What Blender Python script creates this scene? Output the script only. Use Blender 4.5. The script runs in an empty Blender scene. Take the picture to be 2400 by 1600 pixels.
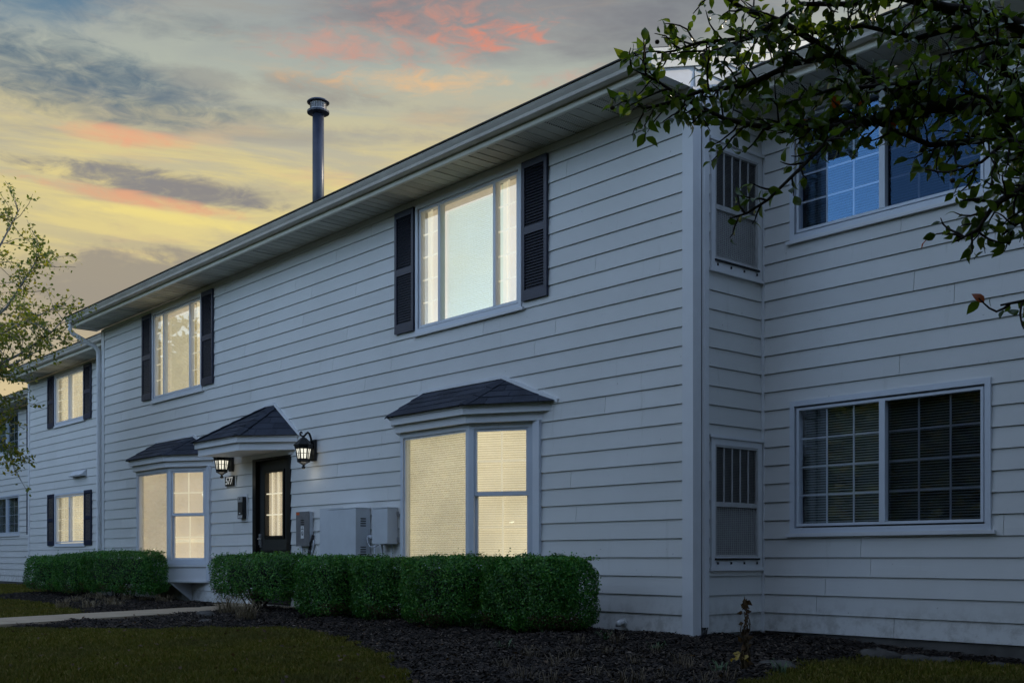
import bpy, math, random
import numpy as np
from mathutils import Vector, Matrix

rng = np.random.default_rng(7)
random.seed(7)
SC = bpy.context.scene
COL = SC.collection
R = math.radians

# ------------------------------------------------------------------ camera
CAM = Vector((6.61, -7.93, 0.717))
FWD = Vector((-0.7555, 0.6552, 0.0))
RGT = Vector((0.6552, 0.7555, 0.0))
cd = bpy.data.cameras.new("camera")
cam = bpy.data.objects.new("camera", cd)
COL.objects.link(cam)
cam.location = CAM
cam.rotation_euler = (R(90), 0, math.atan2(0.7555, 0.6552))
cd.sensor_width = 36
cd.lens = 39
cd.shift_y = 0.2104
cd.clip_start = 0.1
cd.clip_end = 3000
SC.camera = cam

# ------------------------------------------------------------------ sun, exposure
SUN_DIR = Vector((0.22, 0.85, 0.46)).normalized()
sl = bpy.data.lights.new("sun", 'SUN')
sl.energy = 0.9
sl.angle = R(0.5)
sl.color = (1.0, 0.86, 0.66)
so = bpy.data.objects.new("sun", sl)
COL.objects.link(so)
so.rotation_euler = (-SUN_DIR).to_track_quat('-Z', 'Y').to_euler()
so.location = (0, 0, 30)
SC.view_settings.view_transform = 'Standard'
SC.view_settings.look = 'None'
EXPO = 1.50
SC.view_settings.exposure = EXPO
EK = 2 ** -EXPO
SC.view_settings.gamma = 1.0
SC.view_settings.use_curve_mapping = False
SC.cycles.max_bounces = 6
SC.cycles.transparent_max_bounces = 10

# ------------------------------------------------------------------ world
W = bpy.data.worlds.new("World")
SC.world = W
W.use_nodes = True
wt = W.node_tree
wt.nodes.clear()


class G:
    """tiny node-graph helper"""
    def __init__(s, tree): s.t = tree
    def n(s, typ, **kw):
        nd = s.t.nodes.new(typ)
        for k, v in kw.items(): setattr(nd, k, v)
        return nd
    def put(s, sock, v):
        if hasattr(v, 'is_output') or isinstance(v, bpy.types.NodeSocket): s.t.links.new(v, sock)
        else: sock.default_value = v
    def m(s, op, a, b=None, c=None, clamp=False):
        nd = s.n('ShaderNodeMath', operation=op)
        nd.use_clamp = clamp
        for i, v in enumerate((a, b, c)):
            if v is not None: s.put(nd.inputs[i], v)
        return nd.outputs[0]
    def xyz(s, x, y, z):
        nd = s.n('ShaderNodeCombineXYZ')
        for i, v in enumerate((x, y, z)): s.put(nd.inputs[i], v)
        return nd.outputs[0]
    def noise(s, vec, scale, detail=4, rough=0.55, dist=0.0):
        nd = s.n('ShaderNodeTexNoise')
        if vec is not None: s.put(nd.inputs['Vector'], vec)
        nd.inputs['Scale'].default_value = scale
        nd.inputs['Detail'].default_value = detail
        nd.inputs['Roughness'].default_value = rough
        nd.inputs['Distortion'].default_value = dist
        return nd.outputs['Fac']
    def ramp(s, fac, stops, interp='LINEAR'):
        nd = s.n('ShaderNodeValToRGB')
        cr = nd.color_ramp
        cr.interpolation = interp
        while len(cr.elements) < len(stops): cr.elements.new(0.5)
        for e, (p, c) in zip(cr.elements, stops):
            e.position = p
            e.color = (c, c, c, 1) if isinstance(c, (int, float)) else (c[0], c[1], c[2], 1)
        s.put(nd.inputs[0], fac)
        return nd.outputs[0]
    def mix(s, fac, a, b, mode='MIX'):
        nd = s.n('ShaderNodeMix', data_type='RGBA', blend_type=mode)
        s.put(nd.inputs[0], fac)
        for i, v in ((6, a), (7, b)):
            if isinstance(v, tuple): v = (v[0], v[1], v[2], 1)
            s.put(nd.inputs[i], v)
        return nd.outputs[2]
    def sm(s, v, a, b):
        nd = s.n('ShaderNodeMapRange', interpolation_type='SMOOTHSTEP')
        s.put(nd.inputs[0], v)
        nd.inputs[1].default_value = a
        nd.inputs[2].default_value = b
        return nd.outputs[0]


def lin(r, g, b):
    def f(c):
        c /= 255.0
        return c / 12.92 if c <= 0.04045 else ((c + 0.055) / 1.055) ** 2.4
    return (f(r), f(g), f(b))


def build_world():
    g = G(wt)
    tc = g.n('ShaderNodeTexCoord')
    nrm = g.n('ShaderNodeVectorMath', operation='NORMALIZE')
    g.put(nrm.inputs[0], tc.outputs['Generated'])
    sep = g.n('ShaderNodeSeparateXYZ')
    g.put(sep.inputs[0], nrm.outputs[0])
    X, Y, Z = sep.outputs
    # azimuth in degrees measured from the sunset side of the sky, elevation in degrees
    a = g.m('ADD', g.m('MULTIPLY', X, RGT.x), g.m('MULTIPLY', Y, RGT.y))
    f = g.m('ADD', g.m('MULTIPLY', X, FWD.x), g.m('MULTIPLY', Y, FWD.y))
    az = g.m('MULTIPLY', g.m('ARCTAN2', a, f), 57.2958)
    el = g.m('MULTIPLY', g.m('ARCSINE', Z), 57.2958)
    P = g.xyz(g.m('MULTIPLY', az, 0.075), g.m('MULTIPLY', el, 0.26), 0.0)
    P2 = g.xyz(g.m('MULTIPLY', az, 0.10), g.m('MULTIPLY', el, 0.42), 3.7)
    P3 = g.xyz(g.m('MULTIPLY', az, 0.3), g.m('MULTIPLY', el, 0.55), 8.1)
    nA = g.noise(P, 1.0, 6, 0.6, 0.4)
    nB = g.noise(P2, 1.0, 6, 0.62, 0.8)
    nC = g.noise(P3, 1.0, 5, 0.6, 0.5)
    # clear dusk gradient on the sunset side
    nF = g.noise(g.xyz(g.m('MULTIPLY', az, 0.55), g.m('MULTIPLY', el, 1.5), 5.3), 1.0, 6, 0.62, 0.7)
    nS = g.noise(g.xyz(g.m('MULTIPLY', az, 0.09), g.m('ADD', g.m('MULTIPLY', el, 0.75), g.m('MULTIPLY', az, 0.03)), 21.0), 1.0, 7, 0.62, 0.5)
    e2 = g.m('ADD', el, g.m('MULTIPLY', g.m('SUBTRACT', nA, 0.5), 6.0))
    base = g.ramp(g.m('DIVIDE', e2, 60.0), [
        (0.00, lin(240, 222, 176)), (0.12, lin(216, 196, 152)), (0.20, lin(178, 166, 142)),
        (0.27, lin(206, 193, 148)), (0.335, lin(190, 184, 160)), (0.385, lin(176, 182, 170)),
        (0.43, lin(156, 162, 162)), (0.55, lin(104, 124, 146)), (1.0, lin(90, 118, 150))])
    # yellow glow streaks
    gl = g.m('MULTIPLY', g.sm(nS, 0.40, 0.60), g.m('MULTIPLY', g.sm(el, 12.0, 15.0), g.sm(el, 23.5, 18.0)))
    base = g.mix(g.m('MULTIPLY', gl, 0.6), base, lin(236, 216, 140))
    # thin grey veils, drawn out sideways
    veil = g.sm(g.noise(g.xyz(g.m('MULTIPLY', az, 0.07), g.m('MULTIPLY', el, 0.45), 11.0), 1.0, 7, 0.62, 0.6), 0.48, 0.72)
    base = g.mix(g.m('MULTIPLY', veil, 0.6), base, lin(158, 154, 148))
    veil2 = g.sm(g.noise(g.xyz(g.m('MULTIPLY', az, 0.13), g.m('MULTIPLY', el, 0.9), 31.0), 1.0, 6, 0.6, 0.5), 0.54, 0.74)
    base = g.mix(g.m('MULTIPLY', veil2, 0.35), base, lin(206, 178, 146))

    def bank(col_in, a0, e0, ra, re, col, amt, na=None, k=1.0, soft=0.55, tilt=0.0, fine=0.0):
        na = na if na is not None else nB
        da = g.m('DIVIDE', g.m('SUBTRACT', az, a0), ra)
        de = g.m('DIVIDE', g.m('SUBTRACT', g.m('SUBTRACT', el, e0), g.m('MULTIPLY', g.m('SUBTRACT', az, a0), tilt)), re)
        r2 = g.m('ADD', g.m('MULTIPLY', da, da), g.m('MULTIPLY', de, de))
        v = g.m('ADD', g.m('SUBTRACT', 1.0, r2), g.m('MULTIPLY', g.m('SUBTRACT', na, 0.5), 4.2 * k))
        if fine: v = g.m('ADD', v, g.m('MULTIPLY', g.m('SUBTRACT', nF, 0.5), fine))
        return g.mix(g.m('MULTIPLY', g.sm(v, 0.0, soft * 2), amt), col_in, col)

    c = base
    c = bank(c, -7.0, 15.6, 15.0, 3.2, lin(240, 222, 148), 0.7, nS, 0.45, 1.0, 0.0, 1.0)     # golden glow low over the roof
    c = bank(c, -24.5, 25.7, 9, 2.5, lin(90, 124, 150), 0.95, nA, 0.4, 0.6, 0.06, 1.0)               # blue gap, top left
    c = bank(c, -22.0, 21.7, 9.0, 2.1, lin(90, 112, 130), 1.0, nA, 0.4, 0.7, -0.05, 1.6)
    c = bank(c, -14.5, 21.3, 5.0, 0.7, lin(130, 138, 142), 0.7, nB, 0.6, 1.0, -0.02, 2.0)      # slate cloud at left
    c = bank(c, -16.0, 22.6, 3.0, 0.6, lin(150, 150, 146), 0.6, nB)
    c = bank(c, -9.5, 22.4, 4.5, 0.9, lin(150, 146, 142), 0.85, nB, 0.7, 0.8, -0.05, 1.5)
    c = bank(c, -16.0, 24.6, 6.0, 0.8, lin(128, 136, 142), 0.75, nB, 0.7, 0.9, 0.02, 1.8)
    c = bank(c, -1.0, 26.0, 13, 2.6, lin(134, 130, 134), 0.92, nA, 0.8, 0.9)              # mauve bank overhead
    c = bank(c, 9.0, 25.0, 7, 4.0, lin(106, 108, 118), 0.95, nA, 0.7, 1.0)
    c = bank(c, -4.5, 25.0, 7.0, 1.7, lin(214, 146, 126), 0.9, nC, 0.7, 1.3, 0.10, 4.5)     # pink lit edges
    c = bank(c, -1.0, 25.2, 3.2, 0.9, lin(224, 140, 118), 0.9, nC, 0.6, 1.2, 0.05, 5.0)
    c = bank(c, -10.5, 24.4, 5.0, 0.7, lin(204, 162, 148), 0.7, nB, 1.0, 1.2, 0.0, 3.5)
    c = bank(c, 3.5, 23.4, 3.0, 0.5, lin(206, 158, 142), 0.6, nC, 0.6, 1.0, 0.1, 4.0)
    c = bank(c, -5.0, 23.0, 6.5, 0.8, lin(234, 190, 140), 0.85, nB, 1.0, 1.1, 0.0, 3.5)
    c = bank(c, 1.0, 22.0, 5.0, 0.6, lin(206, 190, 154), 0.5, nB, 1.0, 1.0, 0.0, 3.0)
    c = bank(c, -19.3, 19.7, 3.6, 0.6, lin(234, 172, 136), 1.0, nB, 0.4, 0.7, 0.0, 1.5)          # orange flecks
    c = bank(c, -15.2, 20.0, 1.6, 0.45, lin(226, 190, 146), 0.7, nB, 0.6, 1.0, 0.0, 1.5)
    c = bank(c, -12.0, 20.3, 4.0, 0.5, lin(166, 160, 150), 0.5, nB, 0.7, 1.0)
    c = bank(c, -17.5, 17.7, 7.5, 0.85, lin(142, 138, 136), 1.0, nB, 0.5, 0.6, -0.07, 2.4)       # long grey cloud
    c = bank(c, -20.0, 18.1, 3.5, 0.7, lin(140, 138, 138), 0.9, nB, 0.6, 0.6, 0.0, 1.6)
    c = bank(c, -18.5, 16.95, 7.0, 0.42, lin(228, 170, 134), 0.95, nB, 0.45, 0.7, -0.08, 2.2)      # its lit underside
    c = bank(c, -9.0, 18.6, 4.0, 0.5, lin(222, 184, 150), 0.7, nB, 0.5, 0.9, -0.05, 2.6)
    c = bank(c, -6.0, 20.6, 5.0, 0.6, lin(160, 156, 152), 0.7, nB, 0.6, 0.9, 0.0, 2.2)
    c = bank(c, -16.0, 16.2, 8.0, 0.4, lin(240, 220, 138), 0.95, nB, 0.4, 0.6, -0.06, 1.2)
    c = bank(c, -17.0, 12.7, 8.0, 2.3, lin(160, 151, 136), 0.95, nC, 0.35, 0.25, -0.02, 1.0)          # low cumulus bank
    c = bank(c, -15.0, 11.3, 12.0, 0.9, lin(176, 158, 136), 0.7, nB, 0.5, 0.8)
    c = g.mix(1.0, c, (EK, EK, EK), 'MULTIPLY')

    # clear blue evening sky away from the sunset
    sky = g.n('ShaderNodeTexSky', sky_type='NISHITA')
    sky.sun_disc = False
    sky.sun_elevation = math.asin(SUN_DIR.z)
    sky.sun_rotation = math.atan2(SUN_DIR.x, SUN_DIR.y)
    sky.air_density = 1.0
    sky.dust_density = 0.1
    sky.ozone_density = 1.0
    ns = g.mix(1.0, sky.outputs[0], (0.15, 0.15, 0.15), 'MULTIPLY')
    wisp = g.sm(g.noise(nrm.outputs[0], 2.2, 6, 0.6, 0.6), 0.52, 0.78)
    ns = g.mix(g.m('ADD', 0.12, g.m('MULTIPLY', wisp, 0.6)), ns, lin(164, 153, 136))
    back = g.sm(g.m('ABSOLUTE', az), 38.0, 105.0)
    high = g.sm(el, 32.0, 62.0)
    w = g.m('MAXIMUM', back, high)
    final = g.mix(w, c, ns)
    bg = g.n('ShaderNodeBackground')
    g.put(bg.inputs[0], final)
    bg.inputs[1].default_value = 1.0
    out = g.n('ShaderNodeOutputWorld')
    wt.links.new(bg.outputs[0], out.inputs[0])


build_world()

# ------------------------------------------------------------------ materials
MATS = {}


def new_mat(name):
    m = bpy.data.materials.new(name)
    m.use_nodes = True
    nt = m.node_tree
    nt.nodes.clear()
    g = G(nt)
    out = g.n('ShaderNodeOutputMaterial')
    return m, g, out


def principled(g, out, col, rough=0.6, metal=0.0, spec=0.5, bump=None, bstr=0.3, bdist=0.01):
    b = g.n('ShaderNodeBsdfPrincipled')
    if isinstance(col, tuple): col = (col[0], col[1], col[2], 1)
    g.put(b.inputs['Base Color'], col)
    g.put(b.inputs['Roughness'], rough)
    b.inputs['Metallic'].default_value = metal
    b.inputs['Specular IOR Level'].default_value = spec
    if bump is not None:
        bn = g.n('ShaderNodeBump')
        bn.inputs['Strength'].default_value = bstr
        bn.inputs['Distance'].default_value = bdist
        g.put(bn.inputs['Height'], bump)
        g.t.links.new(bn.outputs[0], b.inputs['Normal'])
    g.t.links.new(b.outputs[0], out.inputs[0])
    return b


def objvec(g, sx=1, sy=1, sz=1, kind='Object'):
    tc = g.n('ShaderNodeTexCoord')
    mp = g.n('ShaderNodeMapping')
    mp.inputs['Scale'].default_value = (sx, sy, sz)
    g.t.links.new(tc.outputs[kind], mp.inputs[0])
    return mp.outputs[0]


def mat_plain(name, col, rough=0.6, var=0.15, nscale=6, metal=0.0, spec=0.5, bstr=0.15, stretch=(1, 1, 1)):
    m, g, out = new_mat(name)
    v = objvec(g, *stretch)
    n = g.noise(v, nscale, 5, 0.6)
    lo = tuple(c * (1 - var) for c in col)
    hi = tuple(min(1, c * (1 + var)) for c in col)
    c = g.ramp(n, [(0.3, lo), (0.7, hi)])
    n2 = g.noise(v, nscale * 12, 3, 0.6)
    principled(g, out, c, rough, metal, spec, n2, bstr, 0.004)
    MATS[name] = m
    return m


def mat_siding():
    m, g, out = new_mat('siding_paint')
    geo = g.n('ShaderNodeNewGeometry')
    mp = g.n('ShaderNodeMapping')
    mp.inputs['Scale'].default_value = (3.0, 3.0, 60.0)
    g.t.links.new(geo.outputs['Position'], mp.inputs[0])
    grain = g.noise(mp.outputs[0], 1.0, 6, 0.65, 1.4)
    big = g.noise(geo.outputs['Position'], 0.9, 4, 0.6)
    oi = g.n('ShaderNodeObjectInfo')
    c = g.ramp(big, [(0.3, (0.70, 0.70, 0.67)), (0.7, (0.77, 0.77, 0.75))])
    c = g.mix(g.m('MULTIPLY', oi.outputs['Random'], 0.4), c, (0.60, 0.60, 0.58))
    # rain streaks and mildew specks
    mp2 = g.n('ShaderNodeMapping')
    mp2.inputs['Scale'].default_value = (9.0, 9.0, 0.7)
    g.t.links.new(geo.outputs['Position'], mp2.inputs[0])
    st = g.sm(g.noise(mp2.outputs[0], 1.0, 4, 0.7), 0.60, 0.85)
    c = g.mix(g.m('MULTIPLY', st, 0.5), c, (0.42, 0.41, 0.35))
    sz_ = g.n('ShaderNodeSeparateXYZ')
    g.t.links.new(geo.outputs['Position'], sz_.inputs[0])
    spl = g.m('MULTIPLY', g.sm(g.noise(geo.outputs['Position'], 7.0, 6, 0.7), 0.42, 0.66), g.sm(sz_.outputs[2], 0.42, 0.0))
    c = g.mix(g.m('MULTIPLY', spl, 0.55), c, (0.30, 0.28, 0.24))
    sp = g.sm(g.noise(geo.outputs['Position'], 26.0, 2, 0.5), 0.74, 0.80)
    c = g.mix(g.m('MULTIPLY', sp, 0.5), c, (0.25, 0.25, 0.22))
    principled(g, out, c, 0.62, 0, 0.3, grain, 0.35, 0.004)
    MATS['siding'] = m


def mat_leaf(name, cols, trans=0.45, rough=0.35, tcol=1.5, gloss=0.5):
    m, g, out = new_mat(name)
    geo = g.n('ShaderNodeNewGeometry')
    rnd = geo.outputs['Random Per Island']
    stops = [(i / max(1, len(cols) - 1), c) for i, c in enumerate(cols)]
    c = g.ramp(rnd, stops)
    big = g.noise(geo.outputs['Position'], 2.2, 3, 0.5)
    c = g.mix(1.0, c, g.ramp(big, [(0.3, 0.7), (0.7, 1.25)]), 'MULTIPLY')
    b = g.n('ShaderNodeBsdfPrincipled')
    g.put(b.inputs['Base Color'], c)
    b.inputs['Roughness'].default_value = rough
    b.inputs['Specular IOR Level'].default_value = gloss
    t = g.n('ShaderNodeBsdfTranslucent')
    g.put(t.inputs[0], g.mix(1.0, c, (tcol * 1.1, tcol, tcol * 0.45), 'MULTIPLY'))
    mx = g.n('ShaderNodeMixShader')
    mx.inputs[0].default_value = trans
    g.t.links.new(b.outputs[0], mx.inputs[1])
    g.t.links.new(t.outputs[0], mx.inputs[2])
    g.t.links.new(mx.outputs[0], out.inputs[0])
    MATS[name] = m


def mat_glass(name, refl=0.16, tint=(1, 1, 1), coat=(0.80, 0.90, 1.0)):
    m, g, out = new_mat(name)
    tr = g.n('ShaderNodeBsdfTransparent')
    tr.inputs[0].default_value = (*tint, 1)
    gl = g.n('ShaderNodeBsdfGlossy')
    gl.inputs['Roughness'].default_value = 0.01
    gl.inputs[0].default_value = (*coat, 1)
    lw = g.n('ShaderNodeLayerWeight')
    lw.inputs[0].default_value = 0.35
    # slight waviness of the panes
    nz = g.noise(objvec(g, 1, 1, 1), 2.0, 2, 0.5)
    bn = g.n('ShaderNodeBump')
    bn.inputs['Strength'].default_value = 0.012
    bn.inputs['Distance'].default_value = 0.02
    g.put(bn.inputs['Height'], nz)
    g.t.links.new(bn.outputs[0], gl.inputs['Normal'])
    fac = g.m('ADD', g.m('MULTIPLY', lw.outputs['Fresnel'], 0.33), refl, clamp=True)
    mx = g.n('ShaderNodeMixShader')
    g.put(mx.inputs[0], fac)
    g.t.links.new(tr.outputs[0], mx.inputs[1])
    g.t.links.new(gl.outputs[0], mx.inputs[2])
    g.t.links.new(mx.outputs[0], out.inputs[0])
    MATS[name] = m


def mat_lit(name, col, strength, base=(0.7, 0.66, 0.55), nscale=0.0):
    m, g, out = new_mat(name)
    b = g.n('ShaderNodeBsdfPrincipled')
    b.inputs['Base Color'].default_value = (*base, 1)
    b.inputs['Roughness'].default_value = 0.7
    b.inputs['Emission Color'].default_value = (*col, 1)
    if nscale:
        geo = g.n('ShaderNodeNewGeometry')
        n = g.noise(geo.outputs['Position'], nscale, 3, 0.5)
        g.put(b.inputs['Emission Strength'], g.m('MULTIPLY', g.ramp(n, [(0.3, 0.8), (0.7, 1.1)]), strength * EK))
    else:
        b.inputs['Emission Strength'].default_value = strength * EK
    g.t.links.new(b.outputs[0], out.inputs[0])
    MATS[name] = m


def mat_ground():
    m, g, out = new_mat('lawn_soil')
    geo = g.n('ShaderNodeNewGeometry')
    n = g.noise(geo.outputs['Position'], 1.3, 6, 0.6)
    n2 = g.noise(geo.outputs['Position'], 40.0, 4, 0.7)
    c = g.ramp(n, [(0.3, (0.020, 0.028, 0.008)), (0.55, (0.032, 0.036, 0.012)), (0.75, (0.045, 0.04, 0.018))])
    c = g.mix(g.sm(n2, 0.45, 0.7), c, (0.018, 0.02, 0.008))
    principled(g, out, c, 0.95, 0, 0.1, n2, 0.8, 0.03)
    MATS['ground'] = m
    m, g, out = new_mat('mulch')
    geo = g.n('ShaderNodeNewGeometry')
    n = g.noise(geo.outputs['Position'], 2.0, 5, 0.6)
    v = g.n('ShaderNodeTexVoronoi')
    g.t.links.new(geo.outputs['Position'], v.inputs['Vector'])
    v.inputs['Scale'].default_value = 55
    c = g.ramp(n, [(0.3, (0.012, 0.010, 0.009)), (0.6, (0.022, 0.018, 0.015)), (0.8, (0.04, 0.031, 0.024))])
    principled(g, out, c, 0.95, 0, 0.15, v.outputs['Distance'], 1.0, 0.02)
    MATS['mulch'] = m
    m, g, out = new_mat('mulch_chip')
    geo = g.n('ShaderNodeNewGeometry')
    c = g.ramp(geo.outputs['Random Per Island'], [(0.0, (0.009, 0.007, 0.006)), (0.6, (0.026, 0.019, 0.014)), (0.9, (0.065, 0.046, 0.032)), (1.0, (0.16, 0.125, 0.095))])
    principled(g, out, c, 0.85, 0, 0.3)
    MATS['chip'] = m
    m, g, out = new_mat('concrete')
    geo = g.n('ShaderNodeNewGeometry')
    n = g.noise(geo.outputs['Position'], 1.7, 6, 0.65)
    n2 = g.noise(geo.outputs['Position'], 70, 4, 0.7)
    c = g.ramp(n, [(0.3, (0.32, 0.25, 0.17)), (0.7, (0.44, 0.35, 0.25))])
    c = g.mix(g.m('MULTIPLY', g.sm(n2, 0.55, 0.75), 0.35), c, (0.12, 0.11, 0.10))
    principled(g, out, c, 0.9, 0, 0.2, n2, 0.4, 0.004)
    MATS['concrete'] = m
    m, g, out = new_mat('foundation_concrete')
    geo = g.n('ShaderNodeNewGeometry')
    n = g.noise(geo.outputs['Position'], 2.5, 6, 0.65)
    n2 = g.noise(geo.outputs['Position'], 50, 4, 0.7)
    c = g.ramp(n, [(0.3, (0.085, 0.08, 0.075)), (0.7, (0.15, 0.145, 0.135))])
    principled(g, out, c, 0.9, 0, 0.2, n2, 0.6, 0.008)
    MATS['foundation'] = m


def mat_grass():
    m, g, out = new_mat('grass_blade')
    geo = g.n('ShaderNodeNewGeometry')
    c = g.ramp(geo.outputs['Random Per Island'], [(0.0, (0.080, 0.090, 0.010)), (0.5, (0.130, 0.130, 0.016)), (0.85, (0.18, 0.15, 0.026)), (1.0, (0.30, 0.23, 0.08))])
    big = g.noise(geo.outputs['Position'], 0.9, 4, 0.6)
    c = g.mix(g.sm(big, 0.42, 0.68), c, g.mix(0.6, c, (0.10, 0.095, 0.03)))
    b = g.n('ShaderNodeBsdfPrincipled')
    g.put(b.inputs['Base Color'], c)
    b.inputs['Roughness'].default_value = 0.7
    b.inputs['Specular IOR Level'].default_value = 0.15
    t = g.n('ShaderNodeBsdfTranslucent')
    g.put(t.inputs[0], c)
    mx = g.n('ShaderNodeMixShader')
    mx.inputs[0].default_value = 0.3
    g.t.links.new(b.outputs[0], mx.inputs[1])
    g.t.links.new(t.outputs[0], mx.inputs[2])
    g.t.links.new(mx.outputs[0], out.inputs[0])
    MATS['grass'] = m


def mat_shingle():
    m, g, out = new_mat('shingle')
    geo = g.n('ShaderNodeNewGeometry')
    oi = g.n('ShaderNodeObjectInfo')
    n = g.noise(geo.outputs['Position'], 180, 2, 0.7)
    n1 = g.noise(geo.outputs['Position'], 3.0, 4, 0.6)
    c = g.ramp(oi.outputs['Random'], [(0.0, (0.022, 0.026, 0.038)), (1.0, (0.048, 0.055, 0.075))])
    c = g.mix(g.sm(n, 0.5, 0.72), c, (0.085, 0.095, 0.12))
    c = g.mix(g.m('MULTIPLY', g.sm(n1, 0.5, 0.75), 0.4), c, (0.02, 0.022, 0.026))
    principled(g, out, c, 0.9, 0, 0.25, n, 0.5, 0.003)
    MATS['shingle'] = m
    m, g, out = new_mat('roof_shingle')
    geo = g.n('ShaderNodeNewGeometry')
    br = g.n('ShaderNodeTexBrick')
    br.inputs['Scale'].default_value = 3.2
    br.inputs['Color1'].default_value = (0.05, 0.05, 0.055, 1)
    br.inputs['Color2'].default_value = (0.07, 0.068, 0.07, 1)
    br.inputs['Mortar'].default_value = (0.02, 0.02, 0.02, 1)
    g.t.links.new(geo.outputs['Position'], br.inputs['Vector'])
    principled(g, out, br.outputs[0], 0.9, 0, 0.2, br.outputs['Fac'], 0.4, 0.01)
    MATS['roof'] = m


def mat_soffit():
    # vented aluminium panel: rows of little punched slots
    for nm, vent in (('soffit_vented', True), ('soffit_plain', False)):
        m, g, out = new_mat(nm)
        geo = g.n('ShaderNodeNewGeometry')
        sp = g.n('ShaderNodeSeparateXYZ')
        g.t.links.new(geo.outputs['Position'], sp.inputs[0])
        n = g.noise(geo.outputs['Position'], 1.5, 4, 0.6)
        c = g.ramp(n, [(0.3, (0.54, 0.52, 0.44)), (0.7, (0.64, 0.615, 0.53))])
        if vent:
            sx = g.m('SINE', g.m('MULTIPLY', sp.outputs[0], 2 * math.pi / 0.022))
            sy = g.m('SINE', g.m('MULTIPLY', sp.outputs[1], 2 * math.pi / 0.030))
            hole = g.m('MULTIPLY', g.sm(sx, 0.1, 0.5), g.sm(sy, 0.0, 0.4))
            c = g.mix(g.m('MULTIPLY', hole, 0.9), c, (0.03, 0.03, 0.028))
        principled(g, out, c, 0.6, 0, 0.3)
        MATS[nm] = m


def mat_bark(name, a, b):
    m, g, out = new_mat(name)
    geo = g.n('ShaderNodeNewGeometry')
    mp = g.n('ShaderNodeMapping')
    mp.inputs['Scale'].default_value = (14, 14, 5)
    g.t.links.new(geo.outputs['Position'], mp.inputs[0])
    n = g.noise(mp.outputs[0], 1.0, 6, 0.7, 0.5)
    c = g.ramp(n, [(0.3, a), (0.7, b)])
    principled(g, out, c, 0.9, 0, 0.2, n, 0.8, 0.02)
    MATS[name] = m


mat_siding()
mat_ground()
mat_grass()
mat_shingle()
mat_soffit()
mat_bark('bark', (0.025, 0.02, 0.016), (0.07, 0.058, 0.048))
mat_bark('birch_bark', (0.10, 0.09, 0.08), (0.35, 0.33, 0.30))
mat_plain('trim', (0.74, 0.75, 0.76), 0.55, 0.05, 2.0)
mat_plain('vinyl', (0.66, 0.70, 0.76), 0.4, 0.04, 2.0)
mat_plain('gutter', (0.62, 0.58, 0.51), 0.45, 0.12, 3.0, 0, 0.5)
mat_plain('fascia', (0.76, 0.73, 0.62), 0.5, 0.08, 3.0)
mat_plain('drip', (0.035, 0.033, 0.032), 0.8)
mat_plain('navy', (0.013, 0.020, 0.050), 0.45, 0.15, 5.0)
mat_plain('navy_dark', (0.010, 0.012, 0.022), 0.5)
mat_plain('door_dark', (0.030, 0.031, 0.029), 0.45, 0.12, 5.0)
mat_plain('black', (0.006, 0.006, 0.007), 0.35, 0.1)
mat_plain('black_metal', (0.007, 0.008, 0.010), 0.4, 0.2, 30, 0.0, 0.5)
mat_plain('steel', (0.45, 0.45, 0.46), 0.35, 0.1, 10, 0.8)
mat_plain('brass', (0.45, 0.42, 0.36), 0.3, 0.1, 10, 0.9)
mat_plain('flue_paint', (0.022, 0.028, 0.050), 0.4, 0.15, 8)
mat_plain('flue_galv', (0.25, 0.25, 0.27), 0.5, 0.2, 20, 0.5)
mat_plain('box_white', (0.60, 0.63, 0.66), 0.5, 0.06, 4)
mat_plain('box_grey', (0.17, 0.165, 0.165), 0.6, 0.2, 12)
mat_plain('orange', (0.55, 0.10, 0.02), 0.5)
mat_plain('paper', (0.75, 0.75, 0.74), 0.6, 0.03)
mat_plain('ink', (0.02, 0.02, 0.022), 0.6)
mat_plain('grille', (0.50, 0.50, 0.49), 0.5, 0.1, 20)
mat_plain('louver_grey', (0.16, 0.16, 0.155), 0.6, 0.1, 20)
mat_plain('dim_room', (0.065, 0.085, 0.082), 0.8)
mat_plain('dark_in', (0.012, 0.012, 0.013), 0.8)
mat_plain('slat_white', (0.36, 0.42, 0.41), 0.6, 0.06)
mat_plain('stone', (0.075, 0.07, 0.062), 0.85, 0.3, 9, 0, 0.3, 0.8)
mat_plain('pvc', (0.72, 0.72, 0.70), 0.4, 0.05)
mat_plain('straw', (0.22, 0.17, 0.095), 0.8, 0.3, 20)
mat_plain('dry_brown', (0.115, 0.085, 0.048), 0.85, 0.35, 20)
mat_plain('dead_stalk', (0.075, 0.05, 0.022), 0.85, 0.4, 20)
mat_plain('weed_green', (0.045, 0.085, 0.028), 0.6, 0.3, 20)
mat_plain('speaker_grey', (0.42, 0.41, 0.40), 0.5, 0.1, 12, 0.4)
mat_plain('mesh_brown', (0.045, 0.04, 0.034), 0.6, 0.3, 90)
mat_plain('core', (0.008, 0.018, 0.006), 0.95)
mat_plain('wall_core', (0.3, 0.3, 0.3), 0.9)
mat_leaf('box_leaf', [(0.014, 0.080, 0.012), (0.030, 0.150, 0.018), (0.058, 0.22, 0.028), (0.15, 0.33, 0.055)], 0.22, 0.42, 1.3, 0.35)
mat_leaf('box_leaf_bright', [(0.06, 0.16, 0.02), (0.10, 0.22, 0.03)], 0.3, 0.35, 1.4)
mat_leaf('brown_leaf', [(0.06, 0.035, 0.02), (0.13, 0.08, 0.045), (0.10, 0.06, 0.03)], 0.2, 0.6, 1.2, 0.2)
mat_leaf('apple_leaf', [(0.032, 0.066, 0.010), (0.055, 0.108, 0.014), (0.085, 0.150, 0.020), (0.14, 0.185, 0.028)], 0.42, 0.28, 1.7, 0.6)
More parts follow.
